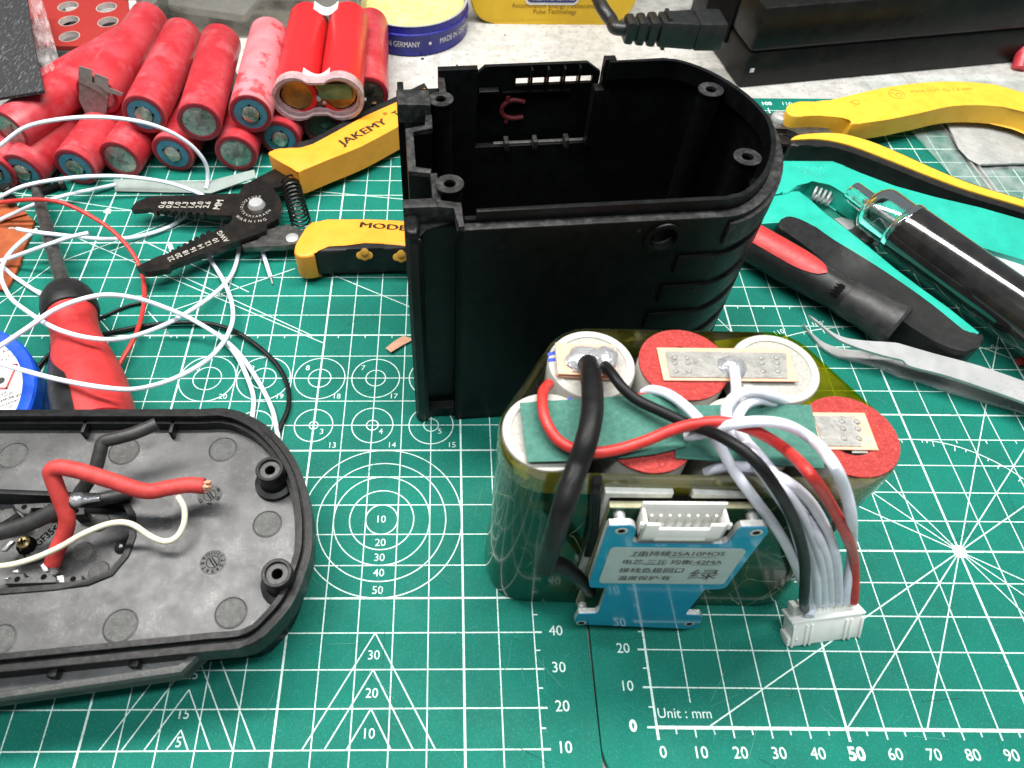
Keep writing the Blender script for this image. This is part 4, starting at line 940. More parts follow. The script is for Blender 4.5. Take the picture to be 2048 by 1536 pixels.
lo_j = [(1100, 600), (1105, 500), (1180, 360), (1230, 280), (1340, 215), (1640, 62), (1790, 155), (1840, 235), (1545, 312), (1620, 420), (1645, 520), (1600, 640), (1480, 700), (1465, 770), (440, 1142), (415, 1180), (200, 1214), (140, 1210), (68, 1160), (290, 1050), (350, 1032), (400, 1020)]+notched((430, 1000), (890, 790), 7, 34, -1)[1:]+[(960, 740), (1070, 690), (1108, 650)]
w = MB(); w.prism(pl2(c5, lo_j, ZB+.02), ZB-.22, ZB+.06, .015, 1); w.build('lower_jaw', m_blackst, ws)
w = MB(); w.prism(pl2(c5, [(1200, 912), (1380, 862), (1480, 750), (1700, 690), (1830, 740), (1900, 830), (1780, 905), (1660, 922), (1220, 942)], ZB-.15), ZB-.42, ZB-.15, .015, 1); w.build('arm', m_dsteel, ws)
w = MB(); a = P(*c5(1365, 490), ZB+.06); w.lathe([(.36, 0), (.36, .03), (.30, .12), (.28, .18), (0, .19)], a, (0, 0, 1), 28); w.build('pivot_rivet', m_steel, ws)
w = MB(); a = P(*c5(1750, 850), ZB-.15); w.lathe([(.26, 0), (.25, .08), (.16, .13), (0, .14)], a, (0, 0, 1), 24); w.build('arm_rivet', m_steel, ws)
w = MB(); a, b = P(*c5(1725, 235), ZB-.05), P(*c5(1850, 690), ZB-.05); d = b-a; dn = d.normalized(); sd = Vector((-dn.y, dn.x, 0)); hel = []
for i in range(11*14+1):
    t_ = i/(11*14); an = i/14*2*math.pi; hel.append(a+d*t_+sd*(.38*math.cos(an))+Vector((0, 0, .38*math.sin(an))))
w.tube(hel, .045, 6, n=1); w.build('coil_spring', m_blackst, ws)
up_h = [(70, 520), (80, 497), (115, 482), (205, 466), (250, 474), (330, 472), (430, 435), (640, 322), (860, 205), (1110, 95), (1330, -20), (1400, 60), (1330, 190), (1110, 300), (820, 455), (560, 560), (330, 655), (305, 655), (180, 590)]
w = MB(); w.prism(pl2(c6, spl(up_h, 2), 1.62), .45, 1.62, .13, 4); h1 = w.build('upper_handle', m_yel, ws)
w = MB(); w.prism(pl2(c6, [(235, 466), (260, 448), (330, 440), (430, 400), (640, 285), (860, 170), (1110, 55), (1330, -60), (1360, -10), (1110, 120), (860, 228), (640, 345), (430, 458), (330, 485)], 1.45), .5, 1.50, .10, 3); w.build('black_grip', m_grip, h1)
lo_h = [(412, 1062), (700, 1047), (1000, 1050), (1300, 1072), (1300, 1260), (1000, 1240), (700, 1240), (450, 1290), (440, 1330), (330, 1345), (275, 1310), (285, 1265), (330, 1180)]
w = MB(); w.prism(pl2(c6, spl(lo_h, 2), 1.5), .25, 1.5, .14, 4); h2 = w.build('lower_handle', m_yel, ws)
w = MB(); w.prism(pl2(c6, [(460, 1240), (500, 1218), (700, 1195), (900, 1193), (1300, 1215), (1300, 1310), (1000, 1290), (700, 1300), (450, 1335), (447, 1270)], 1.38), .2, 1.47, .22, 5); gr = w.build('black_grip', m_grip, h2)
w = MB()
for x, y in ((845, 1330), (1140, 1345)):
    for dx, dy, r_ in ((0, -22, .15), (-36, 6, .15), (36, 6, .15), (0, 26, .13), (0, 0, .22)):
        a = P(*c6(x+dx, y+dy), .95); yv = P(*c6(x, 1300), 1.38).y
        a = PYp(*c6(x+dx, y+dy), P(*c6(x, 1308), 1.38).y-.02); w.lathe([(r_, .0), (r_*.8, .012), (0, .015)], a, (0, -.8, .5), 16)
w.build('grip_inlay', m_inlay, gr)
w = MB()
a, b = P(*c6(640, 440), 1.632), P(*c6(1010, 250), 1.632); d = b-a
for sh_ in range(3): w.text('JAKEMY', .62, (a+b)/2+Vector((.022*sh_, .02+.008*sh_, .002*sh_)), d, (-d.y, d.x, 0), 0, width=d.length)
a = P(*c6(1013, 192), 1.632); w.text('®', .30, a, d, (-d.y, d.x, 0), 0)
a = P(*c6(1100, 190), 1.632); w.text('T', .5, a, d, (-d.y, d.x, 0), 0, bold=.03)
w.build('brand_print', m_ink, h1)
w = MB(); a, b = P(*c6(808, 1090), 1.512), P(*c6(1250, 1125), 1.512); d = b-a
for sh_ in range(3): w.text('MODEL', .42, (a+b)/2+Vector((.022*sh_, .006*sh_, .002*sh_)), d, (-d.y, d.x, 0), 0, width=d.length); w.build('model_print', m_ink, h2)
w = MB()
for k, s_ in enumerate(('0.6', '0.8', '1.0', '1.3', '1.6', '2.0', '2.6')):
    a = P(*c5(352+80*k, 482), ZB+.012); w.text(s_, .34, a, (.12, .99, 0), (-.99, .12, 0), 0, bold=.015)
a = P(*c5(955, 480), ZB+.012); w.text('MM', .40, a, (.12, .99, 0), (-.99, .12, 0), 0, bold=.02); w.build('size_marks', m_inkw, ws)
w = MB(); dj = (P(*c5(960, 830), ZB)-P(*c5(440, 1060), ZB)).normalized(); dp = Vector((-dj.y, dj.x, 0))
for k, s_ in enumerate(('22', '20', '18', '16', '14', '12', '10', 'AWG')):
    a = P(*c5(445+80*k, 1062-33*k-(8 if k > 6 else 0)), ZB+.072); w.text(s_, .30, a, dp, -dj, 0, bold=.015)
ctr = P(*c5(1365, 500), ZB+.072)
def ringtext(s_, R, a0, a1, size):
    for k, ch in enumerate(s_):
        an = math.radians(a0+(a1-a0)*k/(len(s_)-1)); dv = Vector((math.cos(an), math.sin(an), 0))
        if ch != ' ': w.text(ch, size, ctr+dv*R, (-dv.y, dv.x, 0), -dv, 0)
ringtext('8ZCSZCTOITEVASARAZN', .62, 88, 335, .17); ringtext('WARNING', .92, 225, 300, .20)
w.build('warning_marks', m_inkw, ws)

# ------------------------------------------------------------------ screwdriver, small tin, loose wires
sd_ = thing('screwdriver', 'red and black handled screwdriver with worn steel shaft', 'screwdriver', P(150, 620, 0))
Z0 = 1.30
a, b = P(70, 372, .75), P(131, 585, 1.30)
w = MB(); w.tube([a, a+(b-a)*.15, b], [.17, .24, .28], 16, n=1); w.build('shaft', m_dsteel, sd_)
h0, h1_ = P(131, 582, Z0), P(200, 868, Z0); ax = (h1_-h0); LH = ax.length; ax.normalize()
w = MB(); w.lathe([(0, -.02), (.42, 0), (.74, .12), (.90, .45), (.96, .9), (.97, 1.15), (.92, 1.35), (.8, 1.4)], h0, ax, 32); w.build('collar', m_grip, sd_)
w = MB(); w.lathe([(.86, 1.25), (.80, 1.9), (.80, 2.4), (.88, 3.0), (1.02, 3.7), (1.14, 4.4), (1.20, 5.0), (1.20, LH-.05), (1.1, LH), (0, LH)], h0, ax, 36); w.build('handle', m_redgrip, sd_)
w = MB()
side = Vector((ax.y, -ax.x, 0))   # to the left of the handle seen from the butt
SGN = -1 if (side.x > 0) else 1
def strip(u_, v_):
    s_ = 2.3+(LH-.1-2.3)*v_; R = [(.80, 1.9), (.80, 2.4), (.88, 3.0), (1.02, 3.7), (1.14, 4.4), (1.20, 5.0), (1.20, 9)]
    r_ = .8
    for (r0, t0), (r1, t1) in zip(R, R[1:]):
        if t0 <= s_ <= t1: r_ = r0+(r1-r0)*(s_-t0)/(t1-t0)
    an = math.radians(-20+98*(u_)*min(1, .25+v_*1.2)); r_ += .025
    return h0+ax*s_+side*(r_*math.cos(an))*SGN+Vector((0, 0, r_*math.sin(an)))
w.grid(strip, 8, 10); w.build('grip_panel', m_grip, sd_)

tin = thing('solder_tin', 'small blue tin with white printed label, cut by the left photo edge', 'tin', P(-5, 770, 0))
TZ = 1.36
q1, q2, q3 = P(39, 683, TZ), P(72, 760, TZ), P(59, 816, TZ)
def circ3(a, b, c):
    d = 2*(a.x*(b.y-c.y)+b.x*(c.y-a.y)+c.x*(a.y-b.y))
    ux = ((a.x**2+a.y**2)*(b.y-c.y)+(b.x**2+b.y**2)*(c.y-a.y)+(c.x**2+c.y**2)*(a.y-b.y))/d
    uy = ((a.x**2+a.y**2)*(c.x-b.x)+(b.x**2+b.y**2)*(a.x-c.x)+(c.x**2+c.y**2)*(b.x-a.x))/d
    return Vector((ux, uy)), (Vector((ux, uy))-Vector((a.x, a.y))).length
cc, R = circ3(q1, q2, q3)
rl = R-.42
w = MB(); w.lathe([(R-.15, 0), (R-.08, .03), (R-.08, .74), (R-.12, .76)], (cc.x, cc.y, .0), (0, 0, 1), 72); w.build('body', m_bluelid, tin)
w = MB(); w.lathe([(R-.1, .72), (R, .75), (R+.01, TZ-.08), (R-.05, TZ), (rl+.05, TZ), (rl, TZ-.03), (0, TZ-.03)], (cc.x, cc.y, 0), (0, 0, 1), 72); w.build('lid', m_bluelid, tin)
w = MB(); w.lathe([(rl-.01, TZ-.024), (0, TZ-.016)], (cc.x, cc.y, 0), (0, 0, 1), 72); lb = w.build('label', m_label, tin)
ct = crop(0, 680, 10.24); w = MB(); z_ = TZ-.008
def tl(p, q, wd): a_, b_ = P(*ct(*p), z_), P(*ct(*q), z_); w.line(a_, b_, wd, z_, 0)
tl((180, 500), (355, 500), .07); tl((350, 495), (125, 1000), .07); tl((150, 990), (-250, 990), .07); w.build('warning_diamond', m_inkr, lb)
w = MB(); dl = (P(*ct(400, 1090), z_)-P(*ct(0, 1240), z_)); dl.normalize(); dn_ = Vector((-dl.y, dl.x, 0))
for s_, x, y in (('ed', 120, 1075), ('with', 255, 1075), ('sure to', 270, 1140), ('to the gu', 420, 1100), ('container', 380, 1210), ('of', 260, 1340), ('& k', 190, 190), ('T c', 280, 300), ('F s', 140, 380)):
    w.text(s_, .17, P(*ct(x, y), z_), dl, dn_, 0, 'RIGHT')
a_ = P(*ct(10, 830), z_); w.lathe([(0, .002), (.13, .001)], a_, (0, 0, 1), 16); w.build('small_print', m_inkk, lb)

def loose(name, pts, r, m, label, cat='wire', tip=None, group='loose wires on the left mat'):
    w = MB(); w.tube(W(pts), r, 10, n=8)
    if tip: w.tube(W(tip), .035, 6, mi=1, n=2)
    w.build(name, [m, m_alu], label=label, cat=cat, group=group)
RW = .082
loose('white_wire', [(-40, 320, 2.2), (0, 291, 2.6), (50, 255, 3.1), (117, 239, 3.5), (195, 234, 3.6), (273, 242, 3.4), (332, 260, 2.8), (375, 285, 2.1), (402, 312, 1.4), (414, 336, .8), (415, 362, .25), (412, 378, .12)], RW, m_white, 'white wire arching highest, across the ends of the red cells')
loose('white_wire', [(-40, 415, .5), (0, 394, .7), (52, 371, 1.0), (138, 356, 1.2), (224, 352, 1.1), (293, 358, .9), (345, 368, .6), (400, 388, .3), (425, 406, .12), (410, 420, .12), (380, 427, .12), (338, 454, .12), (276, 473, .2), (207, 478, .5), (121, 470, 1.3), (62, 463, 1.5), (35, 458, 1.5)], RW, m_white, 'white wire looping under the stripper jaw to a stripped bare end', tip=[(38, 459, 1.5), (25, 456, 1.5), (18, 457, 1.48)])
loose('white_wire', [(-40, 462, .3), (0, 440, .3), (69, 409, .95), (100, 400, .8), (138, 389, .5), (190, 378, .25), (232, 369, .15)], RW, m_white, 'white wire ending at the left tip of the grey paper strip')
loose('white_wire', [(177, 466, 1.55), (138, 475, 1.55), (100, 488, 1.4), (69, 499, 1.1), (26, 514, .6), (-10, 524, .4), (-50, 528, .3)], RW, m_white, 'white wire with a blunt cut end lying across the screwdriver shaft')
loose('white_wire', [(74, 459, .5), (49, 478, .5), (24, 501, .5), (7, 526, .5), (2, 552, .6), (10, 576, .8), (25, 600, 1.2), (52, 621, 1.8), (85, 643, 2.3), (121, 661, 2.55), (172, 675, 2.6), (224, 679, 2.2), (276, 670, 1.6), (345, 642, .9), (414, 599, .5), (452, 565, .25), (469, 537, .15), (478, 499, .12), (478, 480, .1)], RW, m_white, 'white wire looping from the left edge across the red handle to the stripper')
loose('white_wire', [(4, 531, .3), (20, 547, .15), (35, 558, .12), (79, 587, .12), (110, 600, .1)], RW, m_white, 'short white wire going under the black collar of the screwdriver')
loose('white_wire', [(412, 500, .1), (419, 516, .12), (445, 558, .25), (462, 599, .4), (466, 634, .5), (459, 661, .55), (445, 687, .6), (414, 720, .8), (362, 751, 1.2), (311, 770, 1.8), (259, 779, 2.5), (190, 773, 2.9), (121, 760, 2.7), (69, 747, 2.35), (0, 727, 2.3), (-50, 710, 2.3)], RW, m_white, 'white wire curling below across the handle and over the blue tin label')
loose('white_wire', [(-50, 720, 2.3), (0, 692, 2.4), (52, 658, 2.6), (103, 623, 2.7), (155, 601, 2.75), (207, 590, 2.5), (259, 594, 2.1), (311, 608, 1.6), (380, 637, 1.0), (442, 675, .5), (483, 713, .3), (518, 765, .2), (542, 813, .15), (552, 850, .15), (560, 900, .12)], RW, m_white, 'white wire crossing the screwdriver collar and running down behind the lid')
loose('white_wire', [(436, 668, .3), (447, 679, .3), (476, 716, .25), (497, 761, .2), (507, 796, .15), (505, 830, .15), (500, 860, .12)], RW, m_white, 'white wire with faint print ending behind the lid corner')
loose('white_wire', [(520, 488, .3), (524, 500, .25), (538, 544, .12), (542, 555, .1)], RW, m_white, 'short white wire with tinned end poking from under the stripper arm', tip=[(541, 553, .1), (545, 568, .06)])
loose('red_wire', [(-40, 412, 1.2), (0, 405, 1.3), (69, 399, 1.5), (121, 405, 1.5), (172, 427, 1.3), (224, 461, 1.0), (262, 502, .6), (283, 544, .3), (289, 589, .3), (283, 634, .35), (269, 675, .4), (252, 706, .4), (236, 732, .35), (225, 745, .3)], .085, m_redw, 'thin red wire curving from the left edge to the screwdriver handle')
loose('black_wire', [(282, 606, .1), (258, 611, .1), (235, 620, .1), (193, 640, .1), (170, 655, .1)], .06, m_blackw, 'short thin black wire lying on the mat right of the screwdriver collar')
loose('black_wire', [(-10, 790, .1), (40, 765, .1), (72, 739, .12), (103, 706, .12), (145, 685, .12), (197, 671, .12), (276, 654, .15), (345, 646, .2), (414, 647, .2), (466, 661, .2), (511, 689, .2), (552, 727, .15), (574, 768, .12), (577, 813, .12), (562, 851, .12), (550, 880, .1)], .085, m_blackw, 'long black wire passing under the screwdriver and bending round to the lid')
loose('wire_stub', [(218, 725, .1), (229, 713, .1)], .07, m_plug, 'tiny dark wire stub beside the red handle', 'wire stub', group=None) if False else None

w = MB(); ctr_ = [(343, 487, .05), (352, 505, .05)]
w.slab([P(x, y, .04) for x, y in ((335, 489), (343, 486), (349, 502), (340, 504))], (0, 0, 1), .03); w.build('offcut', m_wpaper, label='tiny pale paper offcut between the stripper jaws', cat='offcut')
w = MB(); a = P(215, 423, .0)
for k in range(4): blob(w, a+Vector((random.uniform(-.09, .09), random.uniform(-.09, .09), 0)), .09, .07, .10, k+10)
w.build('crumb', m_nylon, label='small white plastic crumb on the mat near the stripper tip', cat='crumb')
w = MB(); w.slab([P(x, y, .10) for x, y in ((227, 358), (320, 360), (414, 363), (422, 386), (320, 384), (230, 382))], (0, 0, 1), .02)
q = [P(414, 363, .11), P(508, 339, .75), P(512, 354, .55), P(422, 386, .11)]
w.add(q+[p-Vector((0, 0, .02)) for p in q], [(0, 3, 2, 1), (4, 5, 6, 7), (0, 1, 5, 4), (1, 2, 6, 5), (2, 3, 7, 6), (3, 0, 4, 7)])
w.build('paper_strip', m_paper, label='bent strip of grey translucent paper behind the stripper', cat='paper strip')
w = MB(); co = [(-60, 400), (0, 404), (25, 412), (58, 432), (69, 441), (62, 466), (48, 496), (40, 527), (22, 562), (9, 582), (-5, 576), (-60, 590)]
w.prism([P(x, y, .15)[:2] for x, y in co], .01, .15, .03, 1)
w.slab([P(x, y, .24) for x, y in ((-40, 395), (20, 404), (56, 427), (30, 433), (0, 444), (-40, 455))], (0, 0, 1), .06, 0, .02)
w.build('orange_cloth', m_orange, label='rust orange cloth scrap at the left edge', cat='cloth')
w = MB(); w.slab([P(x, y, .10) for x, y in ((771, 697), (789, 681), (806, 670), (829, 677), (806, 690), (782, 706))], (0, .1, 1), .025); w.build('copper_scrap', m_copper, label='small copper strip offcut beside the black housing', cat='metal scrap')
bs_ = thing('bolt', 'black threaded bolt lying behind the screwdriver tip', 'bolt', P(98, 380, 0), group='black screws at the left')
a, b = P(76, 386, .18), P(118, 371, .18); w = MB(); w.cyl(a, b, .13, 12); d = (b-a)
for k in range(12):
    c_ = a+d*(k+.5)/12; w.lathe([(.13, -.04), (.17, 0), (.13, .04)], c_, d, 12)
w.build('thread', m_blackscrew, bs_); w = MB(); w.cyl(b, b+d.normalized()*.25, .28, 14, bev=.03); w.build('head', m_blackscrew, bs_)
for x, y, lb_ in ((12, 378, 'black screw standing head up by the left edge'), (22, 402, 'small dark screw above the orange cloth')):
    t = thing('screw', lb_, 'screw', P(x, y, 0), group='black screws at the left'); a = P(x, y, .45)
    w = MB(); w.cyl((a.x, a.y, .0), (a.x, a.y, .45), .12, 10); w.build('shank', m_dsteel, t)
    w = MB(); w.cyl((a.x, a.y, .42), (a.x, a.y, .62), .26, 16, bev=.04); w.build('head', m_blackscrew, t)

# ------------------------------------------------------------------ tools on the right
yp = thing('cutting_pliers', 'yellow and black handled cutting pliers with bright pivot', 'pliers', P(1700, 240, 0))
y1 = [(1573, 222), (1575, 212), (1586, 205), (1605, 203), (1645, 203), (1690, 193), (1760, 177), (1820, 168), (1885, 163), (1950, 165), (2010, 173), (2060, 191), (2110, 216), (2150, 245), (2150, 275), (2110, 250), (2050, 222), (1980, 211), (1905, 212), (1840, 226), (1770, 240), (1705, 247), (1700, 238), (1640, 231), (1590, 232)]
w = MB(); w.prism([P(x, y, 1.55)[:2] for x, y in spl(y1)], .65, 1.55, .26, 5); hh = w.build('upper_handle', m_yel2, yp)
w = MB(); w.prism([P(x, y-3, 1.5)[:2] for x, y in ((1690, 193), (1760, 177), (1820, 168), (1885, 163), (1950, 165), (2010, 173), (2060, 190), (2120, 220), (2120, 226), (2060, 200), (2010, 183), (1950, 175), (1885, 173), (1820, 178), (1760, 187), (1690, 203))], .7, 1.42, .05, 2); w.build('black_backing', m_grip, hh)
y2 = [(1582, 279), (1590, 273), (1612, 268), (1670, 266), (1720, 276), (1780, 298), (1860, 334), (1940, 367), (2048, 400), (2150, 430), (2150, 452), (2048, 418), (1940, 386), (1860, 357), (1780, 325), (1700, 295), (1640, 283), (1590, 284)]
w = MB(); w.prism([P(x, y, 1.1)[:2] for x, y in spl([(x, y-1) for x, y in y2[:10]]+[(x-6, y+7) for x, y in y2[10:]])], .12, 1.1, .24, 5); hh2 = w.build('lower_handle', m_grip, yp)
w = MB(); w.prism([P(x, y, 1.16)[:2] for x, y in spl(y2[:10]+[(x, y-5) for x, y in y2[10:]])], 1.0, 1.16, .06, 3); w.build('yellow_inlay', m_yel2, hh2)
w = MB(); w.prism([P(x, y, .95)[:2] for x, y in ((1490, 232), (1540, 226), (1580, 226), (1640, 229), (1702, 239), (1695, 252), (1652, 257), (1670, 266), (1600, 270), (1575, 257), (1545, 256), (1500, 262))], .65, .95, .03); w.build('jaw', m_dsteel, yp)
w = MB(); w.prism([P(x, y, .62)[:2] for x, y in ((1480, 250), (1545, 254), (1580, 262), (1640, 262), (1660, 275), (1590, 290), (1540, 285))], .3, .62, .03); w.build('jaw', m_blackst, yp)
w = MB(); a = P(1560, 238, .95); w.lathe([(.42, 0), (.42, .10), (.36, .20), (.22, .25), (.20, .20), (0, .22)], a, (0, 0, 1), 32); w.build('pivot', m_steel, yp)
w = MB(); a, b = P(1822, 183, 1.562), P(1943, 177, 1.562); d = b-a; w.text('MAX CUT Cu 1.3 mm', .26, (a+b)/2, d, (-d.y, d.x, 0), 0, width=d.length)
a = P(1793, 188, 1.562); w.arc((a.x, a.y), .36, 0, 360, .03, 1.562, 0, 32); w.arc((a.x+.08, a.y-.08), .14, 0, 360, .03, 1.562, 0, 20); w.line((a.x-.3, a.y+.1), (a.x-.1, a.y+.1), .05, 1.562)
a = P(1712, 204, 1.562); w.arc((a.x, a.y), .17, 0, 360, .03, 1.562, 0, 24); w.line((a.x-.28, a.y-.02), (a.x-.18, a.y), .05, 1.562)
w.build('moulded_text', m_inky, hh)

ct_ = thing('crimping_tool', 'teal plastic crimping tool with black grip and small spring', 'crimping tool', P(1700, 420, 0))
ZT = 1.25; c6r = crop(1440, 300, 2.844)
hd_ = [(1490, 345), (1500, 328), (1562, 322), (1665, 320), (1692, 330), (1722, 350), (1790, 372), (1870, 394), (1960, 415), (2048, 440), (2150, 470), (2150, 560), (2048, 520), (1960, 490), (1870, 470), (1790, 440), (1730, 415), (1705, 400), (1690, 388), (1672, 372), (1660, 366), (1622, 358), (1611, 363), (1598, 374), (1575, 385), (1566, 388), (1555, 384), (1490, 400)]
w = MB(); w.prism([P(x, y, ZT)[:2] for x, y in hd_], .35, ZT, .12, 3); w.build('upper_handle', m_teal, ct_)
lw = [(1490, 395), (1560, 384), (1598, 381), (1626, 402), (1647, 427), (1686, 451), (1739, 495), (1792, 539), (1844, 578), (1897, 616), (1960, 664), (1955, 671), (1939, 671), (1915, 655), (1862, 612), (1792, 560), (1721, 514), (1665, 478), (1630, 453), (1598, 437), (1560, 445), (1490, 450)]
w = MB(); w.prism([P(x, y, ZT-.08)[:2] for x, y in lw], .25, ZT-.08, .06, 2); lh = w.build('lower_handle', m_teal, ct_)
w = MB(); w.prism([P(x, y, .3)[:2] for x, y in ((1590, 360), (1700, 360), (1740, 440), (1750, 500), (1690, 470), (1640, 430))], .02, .30, .02); w.build('shaded_pocket', m_teald, ct_)  # dark slab whose colour carries the shade between the handles
gp = [(1556, 451), (1563, 439), (1580, 433), (1616, 446), (1665, 480), (1721, 514), (1792, 560), (1862, 610), (1915, 653), (1939, 670), (1962, 668), (1968, 680), (1960, 692), (1930, 706), (1880, 690), (1820, 655), (1740, 595), (1668, 540), (1637, 515), (1598, 485), (1565, 462)]
w = MB(); w.prism([P(x, y, ZT-.05)[:2] for x, y in spl(gp)], .10, ZT-.0, .30, 6); w.build('black_grip', m_grip, lh)
w = MB(); a, b = P(1626, 385, .75), P(1662, 400, .75); d = b-a; dn = d.normalized(); sdv = Vector((-dn.y, dn.x, 0))
w.tube([a+d*(i/56)+sdv*(.26*math.cos(i/14*2*math.pi))+Vector((0, 0, .26*math.sin(i/14*2*math.pi))) for i in range(57)], .055, 6, n=1); w.build('spring', m_steel, ct_)
w = MB(); a, b = P(1598, 338, ZT+.008), P(1648, 338, ZT+.008); d = b-a
w.text('JX-2546', .26, (a+b)/2, d, (-d.y, d.x, 0), 0, width=d.length*.9) if False else None
w.text('SN-02C', .24, (a+b)/2+Vector((.1, -.32, 0)), d, (-d.y, d.x, 0), 0, width=d.length*.7) if False else None
for k in range(7): w.line(a+d*(k/7), a+d*(k/7+.07)+Vector((.0, .16*(-1)**k, 0)), .03, ZT+.008)
for k in range(6): w.line(a+d*(.15+k/7)+Vector((0, -.32, 0)), a+d*(.15+k/7+.06)+Vector((.0, -.32+.14*(-1)**k, 0)), .03, ZT+.009)
w.build('embossed_mark', mat('pale_teal', (.10, .50, .40), .5), ct_)
w = MB(); w.prism([P(*c6r(x, y), .9)[:2] for x, y in ((735, 460), (780, 420), (830, 430), (895, 490), (890, 510), (830, 525), (740, 470))], .75, .9, .03); w.build('ratchet_lever', m_dsteel, ct_)
w = MB(); w.prism([P(*c6r(x, y), .8)[:2] for x, y in ((650, 390), (690, 380), (760, 400), (770, 440), (730, 455))], .7, .8, .02); w.prism([P(*c6r(x, y), .8)[:2] for x, y in ((890, 480), (940, 520), (925, 550), (870, 530))], .7, .8, .02); w.build('ratchet_plate', m_steel, ct_)

kn = thing('knife_handle', 'black round tool handle with red inlay beside the housing', 'tool handle', P(1650, 560, 0))
a, b = P(1478, 470, .95), P(1796, 655, .95); axk = (b-a); LK = axk.length; axk.normalize(); sk = Vector((axk.y, -axk.x, 0))
prof = [(0, 0), (.62, .0), (.70, .3), (.72, 1.5), (.70, 2.6), (.66, 3.3), (.62, 3.9), (.60, 4.3), (.66, 4.35), (.68, 4.4)]
kr = lambda s_: .72 if s_ < .45 else .72
w = MB(); w.lathe([(0, 0), (.66, 0), (.74, .06*LK), (.76, .25*LK), (.74, .45*LK), (.68, .55*LK), (.66, .66*LK), (.68, .70*LK)], a, axk, 32); w.build('handle', m_grip, kn)
w = MB(); w.lathe([(.64, .69*LK), (.70, .705*LK), (.70, .80*LK), (.74, .88*LK), (.84, .95*LK), (.86, .985*LK), (.80, LK), (0, LK)], a, axk, 32); w.build('end_collar', m_blacks, kn)
w = MB()
def inlay(u_, v_):
    s_ = (.02+.53*v_)*LK; R_ = .78-.03*max(0, v_-.7)/.3; hw = 34*math.sin(math.pi*min(1, .5+.5*(1-v_)**.6)) if v_ > .7 else 34
    hw = 34 if v_ < .6 else 34*math.sqrt(max(0, 1-((v_-.6)/.4)**2))
    an = math.radians(75+(u_-.5)*2*hw)
    return a+axk*s_+sk*(R_*math.cos(an))+Vector((0, 0, R_*math.sin(an)))
w.grid(inlay, 10, 16); w.build('red_inlay', m_redgrip, kn)
w = MB(); c_ = a+axk*(.60*LK)
w.grid(lambda u_, v_: c_+axk*((v_-.5)*1.0)+sk*((.665)*math.cos(math.radians(20+u_*50)))+Vector((0, 0, .665*math.sin(math.radians(20+u_*50)))), 6, 4)
w.build('slider', m_hollow, kn)

gt = thing('glass_tube_tool', 'glossy black tube with clear glass nozzle lying across the crimping tool', 'glass tube', P(1900, 540, 0))
zc = 1.75
a, b = P(1692, 375, zc+.15), P(2200, 742, zc-.1); axg = (b-a); LG = axg.length; axg.normalize()
s0 = (P(1806, 455, zc+.1)-a).dot(axg)
w = MB(); w.lathe([(0, s0-.02), (.90, s0), (.99, s0+.10), (1.0, s0+.4), (1.0, LG), (0, LG)], a, axg, 48); w.build('black_barrel', m_gtube, gt)
w = MB(); k = s0
w.lathe([(1.02, k+.12), (1.03, k-.05), (.99, k-.12), (.92, k-.16), (.92, k-1.15), (.88, k-1.32), (.72, k-1.50), (.45, k-1.62), (.42, k-1.72), (.42, k-2.45), (.39, k-2.5), (.31, k-2.5), (.30, k-2.4), (.30, k-1.65), (.40, k-1.52), (.66, k-1.40), (.80, k-1.25), (.84, k-1.1), (.84, k-.14), (.90, k+.02)], a, axg, 48); w.build('glass_nozzle', m_glass, gt)
w = MB(); w.lathe([(0, k-.25), (.5, k-.22), (.55, k-.05), (.5, k+.05)], a, axg, 24); w.lathe([(.10, k-1.9), (.14, k-1.6), (.14, k-.2)], a, axg, 16); w.build('inner_stem', m_steel, gt)

tw = thing('tweezers', 'bent-tip stainless steel tweezers on the right mat', 'tweezers', P(1800, 720, 0))
ta = [(1617, 629), (1635, 641), (1660, 661), (1686, 674), (1729, 681), (1789, 685), (1806, 689), (1872, 708), (1958, 731), (2048, 762), (2160, 802), (2160, 850), (2048, 804), (1958, 772), (1887, 749), (1821, 732), (1806, 720), (1786, 715), (1758, 708), (1710, 693), (1676, 678), (1648, 656)]
w = MB(); w.prism([P(x, y, .95)[:2] for x, y in spl(ta)], .85, .95, .02, 1); w.build('arm', m_steel, tw)
tb_ = [(1606, 646), (1622, 664), (1650, 686), (1686, 697), (1735, 703), (1786, 715), (1830, 733), (1900, 752), (2000, 785), (2160, 835), (2160, 862), (2048, 824), (1973, 803), (1901, 783), (1844, 762), (1801, 753), (1766, 735), (1700, 718), (1672, 711), (1640, 690)]
w = MB(); w.prism([P(x, y, .14)[:2] for x, y in spl(tb_)], .02, .14, .02, 1); w.build('arm', m_steel, tw)
e0 = P(2150, 820, .5); w = MB(); w.box((e0.x, e0.y, .48), (.9, .8, .94), .05); w.build('joined_end', m_steel, tw)
w = MB(); q = [P(x, y, 1.02) for x, y in ((1938, 482), (1960, 478), (1985, 491), (2048, 515), (2090, 530), (2090, 580), (2048, 556), (2030, 546), (2000, 530))]
w.slab(q, (0, 0, 1), .02); w.build('paper_scrap', m_wpaper, label='white paper scrap tucked behind the glossy black tube', cat='paper scrap')
w = MB(); w.box(P(2046, 722, .15), (.35, .30, .28), .06); w.build('red_chip', m_redgrip, label='dark red plastic bit at the right edge below the tube', cat='plastic bit')
w = MB(); a = P(2052, 118, .4); w.cyl((a.x, a.y, -.24), (a.x+.4, a.y+1.2, .7), .36, 20, bev=.08); w.build('red_tube', m_sleeve, label='red cap beside the black charger at the right edge', cat='cap')

